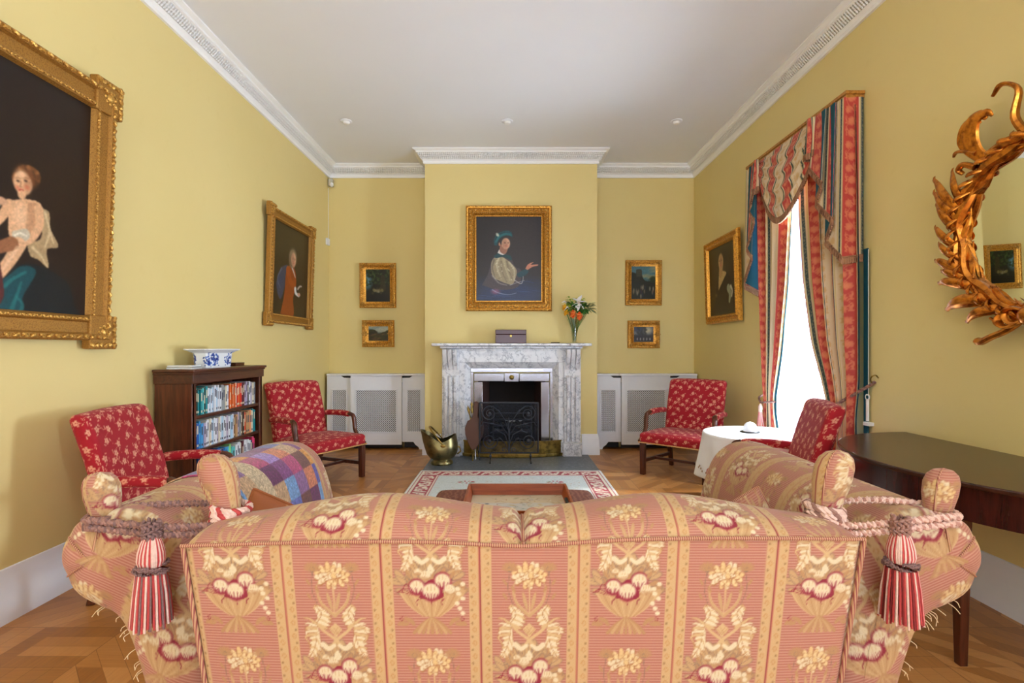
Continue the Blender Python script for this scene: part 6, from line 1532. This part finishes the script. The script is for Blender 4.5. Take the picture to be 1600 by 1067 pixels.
# tie ropes with tassels
for s, xo, xi, zo, zi, xt, mats, lb in ((-1, -1.07, -.738, .905, .915, -.872, [M['rope'], M['ropeg']], 'brown rope with wine and grey tassel tying the left sofa arm to its back'),
        (1, 1.13, .83, .915, .915, .950, [M['rope2'], M['rope4']], 'pale pink rope with red tassel tying the right sofa arm to its back')):
    rr = empty('sofa_tie_rope', (0, 0, 0), 0, lb, 'tasselled rope', 'tasselled sofa ropes'); yb = 1.35; F_ = .052
    b = MB()
    P = catmull([(xo-s*0, yb-.050, zo+.010), (xt, yb-.085, zo+.006), (xi+s*.03, yb-.056, zi-.012), (xi-s*.035, yb-.048, zi-.004)], 10); braid(b, P, .0085, .0058, 16)
    P = catmull([(xo, yb-.050, zo-.008), (xt, yb-.088, zo-.012), (xi+s*.03, yb-.062, zi-.03), (xi-s*.03, yb-.056, zi-.022)], 10); braid(b, P, .0085, .0058, 16, ph0=1)
    P = catmull([(xo, yb+.045, zo+.012), ((xo+xi)/2, yb+.03, zo+.028), (xi, yb+.055, zi+.01)], 10); braid(b, P, .0085, .0058, 16)
    b.build('braided_cord', mats, rr)
    b = MB()
    for k in range(4):
        P = [(xi+.040*math.cos(a)-s*.002*k, yb+.046*math.sin(a)-.004, zi-.026+.015*k+.006*math.cos(a+k)) for a in np.linspace(0, 2*PI, 26)]; braid(b, P, .0085, .0062, 7, ph0=k)
    b.build('coiled_wraps', [M['rope2'], M['rope3']] if s < 0 else [M['rope2'], M['rope']], rr)
    b = MB()
    for k in range(2):
        P = [(xo+.036*math.cos(a), yb+.042*math.sin(a), zo-.014+.018*k) for a in np.linspace(0, 2*PI, 26)]; braid(b, P, .0085, .006, 7, ph0=k)
    b.build('outer_loop', mats, rr)
    ty = yb-.105; tz = zo+.004; b = MB(); qq = random.Random(5)
    for k in range(60): a = k*2.4; b.ball((xt+.018*math.cos(a), ty+.016*math.sin(a), tz+.022-.0007*k), (.008, .005, .004), 6, 4, Matrix.Rotation(k*1.3, 4, 'Y'))
    b.build('knot', M['ropeg'] if s < 0 else M['rope'], rr)
    b = MB(); n = 40; pr = [(.016, tz-.015), (.024, tz-.03), (.031, tz-.052), (.033, tz-.070), (.028, tz-.085)]; 
    for k in range(n):
        a = 2*PI*k/n; b.mi(k % 2 if k % 5 else 0); b.tube([(xt+q_[0]*.86*math.cos(a), ty+q_[0]*.86*math.sin(a), q_[1]) for q_ in pr], .0030, 5)
    b.build('tassel_head', [M['rope2'], M['rope3']], rr)
    b = MB()
    for k in range(150): a = k*2.4; q2 = (k % 7)/7; b.ball((xt+(.031+.005*math.sin(k*3))*math.cos(a), ty+(.031+.005*math.sin(k*3))*math.sin(a), tz-.082-.022*q2), (.0055, .0045, .003), 6, 4, Matrix.Rotation(k*1.7, 4, 'Y'))
    b.build('tassel_ruff', M['ropeg'], rr)
    b = MB()
    for ring, (n, r0, r1) in enumerate(((44, .031, .043), (32, .024, .034), (18, .013, .018))):
        for k in range(n):
            a = 2*PI*k/n+ring*.1; j = qq.uniform(-.006, .006); m_ = (k*7+ring) % 4; b.mi(0 if m_ in (0, 2) else (1 if m_ == 1 else 2))
            w1 = qq.uniform(-.003, .003)
            b.tube([(xt+r0*math.cos(a), ty+r0*math.sin(a), tz-.10), (xt+(r1*.86+w1)*math.cos(a), ty+r1*.86*math.sin(a), tz-.15), (xt+(r1+w1)*math.cos(a), ty+r1*math.sin(a), tz-.225+j)], .0026, 6)
    b.build('tassel_skirt', [M['rope3'], M['rope2'], M['ropeg'] if s < 0 else plain('dark_red_cord', (120, 30, 34), .8, sc=150, var=.3)], rr)
# chequered wool throw over the left arm
TH = (1.66, 2.235); jj = [j for j in range(len(SD)) if .50 < SL[j] < 1.16]
nu = int((TH[1]-TH[0])/.0045); ys = np.linspace(*TH, nu); A = np.zeros((nu, len(jj), 3)); D_ = (SD-NEAR); D_ /= np.linalg.norm(D_, axis=1, keepdims=True)
for i, y in enumerate(ys):
    A[i, :, 0] = CX-(SD[jj, 0]+D_[jj, 0]*.007); A[i, :, 2] = SD[jj, 1]+D_[jj, 1]*.007; A[i, :, 1] = y+.012*np.sin(SL[jj]*9)+.05*(SL[jj]-.6)*.4
PAL = [(120, 60, 120), (96, 104, 176), (184, 150, 116), (106, 60, 56), (196, 118, 84), (96, 30, 84), (150, 120, 190), (110, 150, 200), (168, 64, 110), (80, 74, 150), (190, 170, 140), (206, 140, 60), (130, 90, 140)]
ch = np.floor((ys[:, None]+0*A[..., 0])/.088).astype(int); cv_ = np.floor((SL[jj][None]+0*A[..., 0])/.082).astype(int)
idx = (ch*7+cv_*5+ch*cv_*3) % len(PAL); c = np.array(PAL, float)[idx]*(1+rng.normal(0, .11, idx.shape)[..., None]); 
o = np_obj('throw_blanket', A, gridF(nu, len(jj)), M['tartan'], None, lin(np.clip(c, 0, 255)), solid=.005); tag(o, 'purple, blue and tan chequered wool throw draped over the left sofa arm', 'blanket')
# scatter cushions
def cushion(name, label, loc, rot, size, m, mat_=None):
    n = 60; U, V = np.meshgrid(np.linspace(-1, 1, n), np.linspace(-1, 1, n), indexing='ij'); th = .055*((1-U**2)*(1-V**2))**.45+.003
    k = 1-.06*(1-abs(U*V)); top = np.stack([U*size/2*k, th, V*size/2*k], -1); bot = top.copy(); bot[..., 1] *= -1
    V_ = np.concatenate([top.reshape(-1, 3), bot.reshape(-1, 3)]); F = gridF(n, n); F = np.concatenate([F[:, ::-1], F+n*n])
    e = [i*n for i in range(n)]; ring = [(i, 0) for i in range(n)]+[(n-1, j) for j in range(1, n)]+[(i, n-1) for i in range(n-2, -1, -1)]+[(0, j) for j in range(n-2, 0, -1)]
    ids = [i*n+j for i, j in ring]; F = np.concatenate([F, np.array([(ids[k_], ids[(k_+1) % len(ids)], ids[(k_+1) % len(ids)]+n*n, ids[k_]+n*n) for k_ in range(len(ids))])])
    r = empty(name, loc, 0, label, 'cushion', 'scatter cushions'); r.rotation_euler = rot
    UU = np.concatenate([(U*size/2).ravel()]*2)+.117; VV = np.concatenate([(V*size/2).ravel()]*2)
    if m == 'damask':
        c, k_ = damask(UU, VV); o = np_obj('cover', V_, F, M['damask'], r, c, k_); o.data.attributes.new('pin', 'FLOAT', 'POINT').data.foreach_set('value', VV.astype(np.float32))
    else: np_obj('cover', V_, F, mat_, r)
    b = MB(); b.tube([tuple((top[i, j]+bot[i, j])/2) for i, j in ring+ring[:1]], .005, 6, cap=False); b.build('piping', M['pipe'] if m == 'damask' else mat_, r)
CB = NT('brown_spotted_silk'); vv = CB.n.new('ShaderNodeTexVoronoi'); vv.inputs['Scale'].default_value = 26; CB.l.new(CB.coord(), vv.inputs['Vector'])
M['spot'] = CB.set(Base__Color=CB.ramp(vv.outputs['Distance'], [(.12, L4((206, 160, 110))), (.2, L4((150, 84, 44)))]), Roughness=.6)
cushion('scatter_cushion', 'russet brown dotted cushion leaning on the inside of the left sofa arm', (CX-.72, 1.56, .70), (-.12, .37, .05), .34, 'x', M['spot'])
cushion('scatter_cushion', 'terracotta damask cushion leaning on the inside of the right sofa arm', (CX+.675, 1.58, .69), (-.12, -.50, -.05), .34, 'damask')
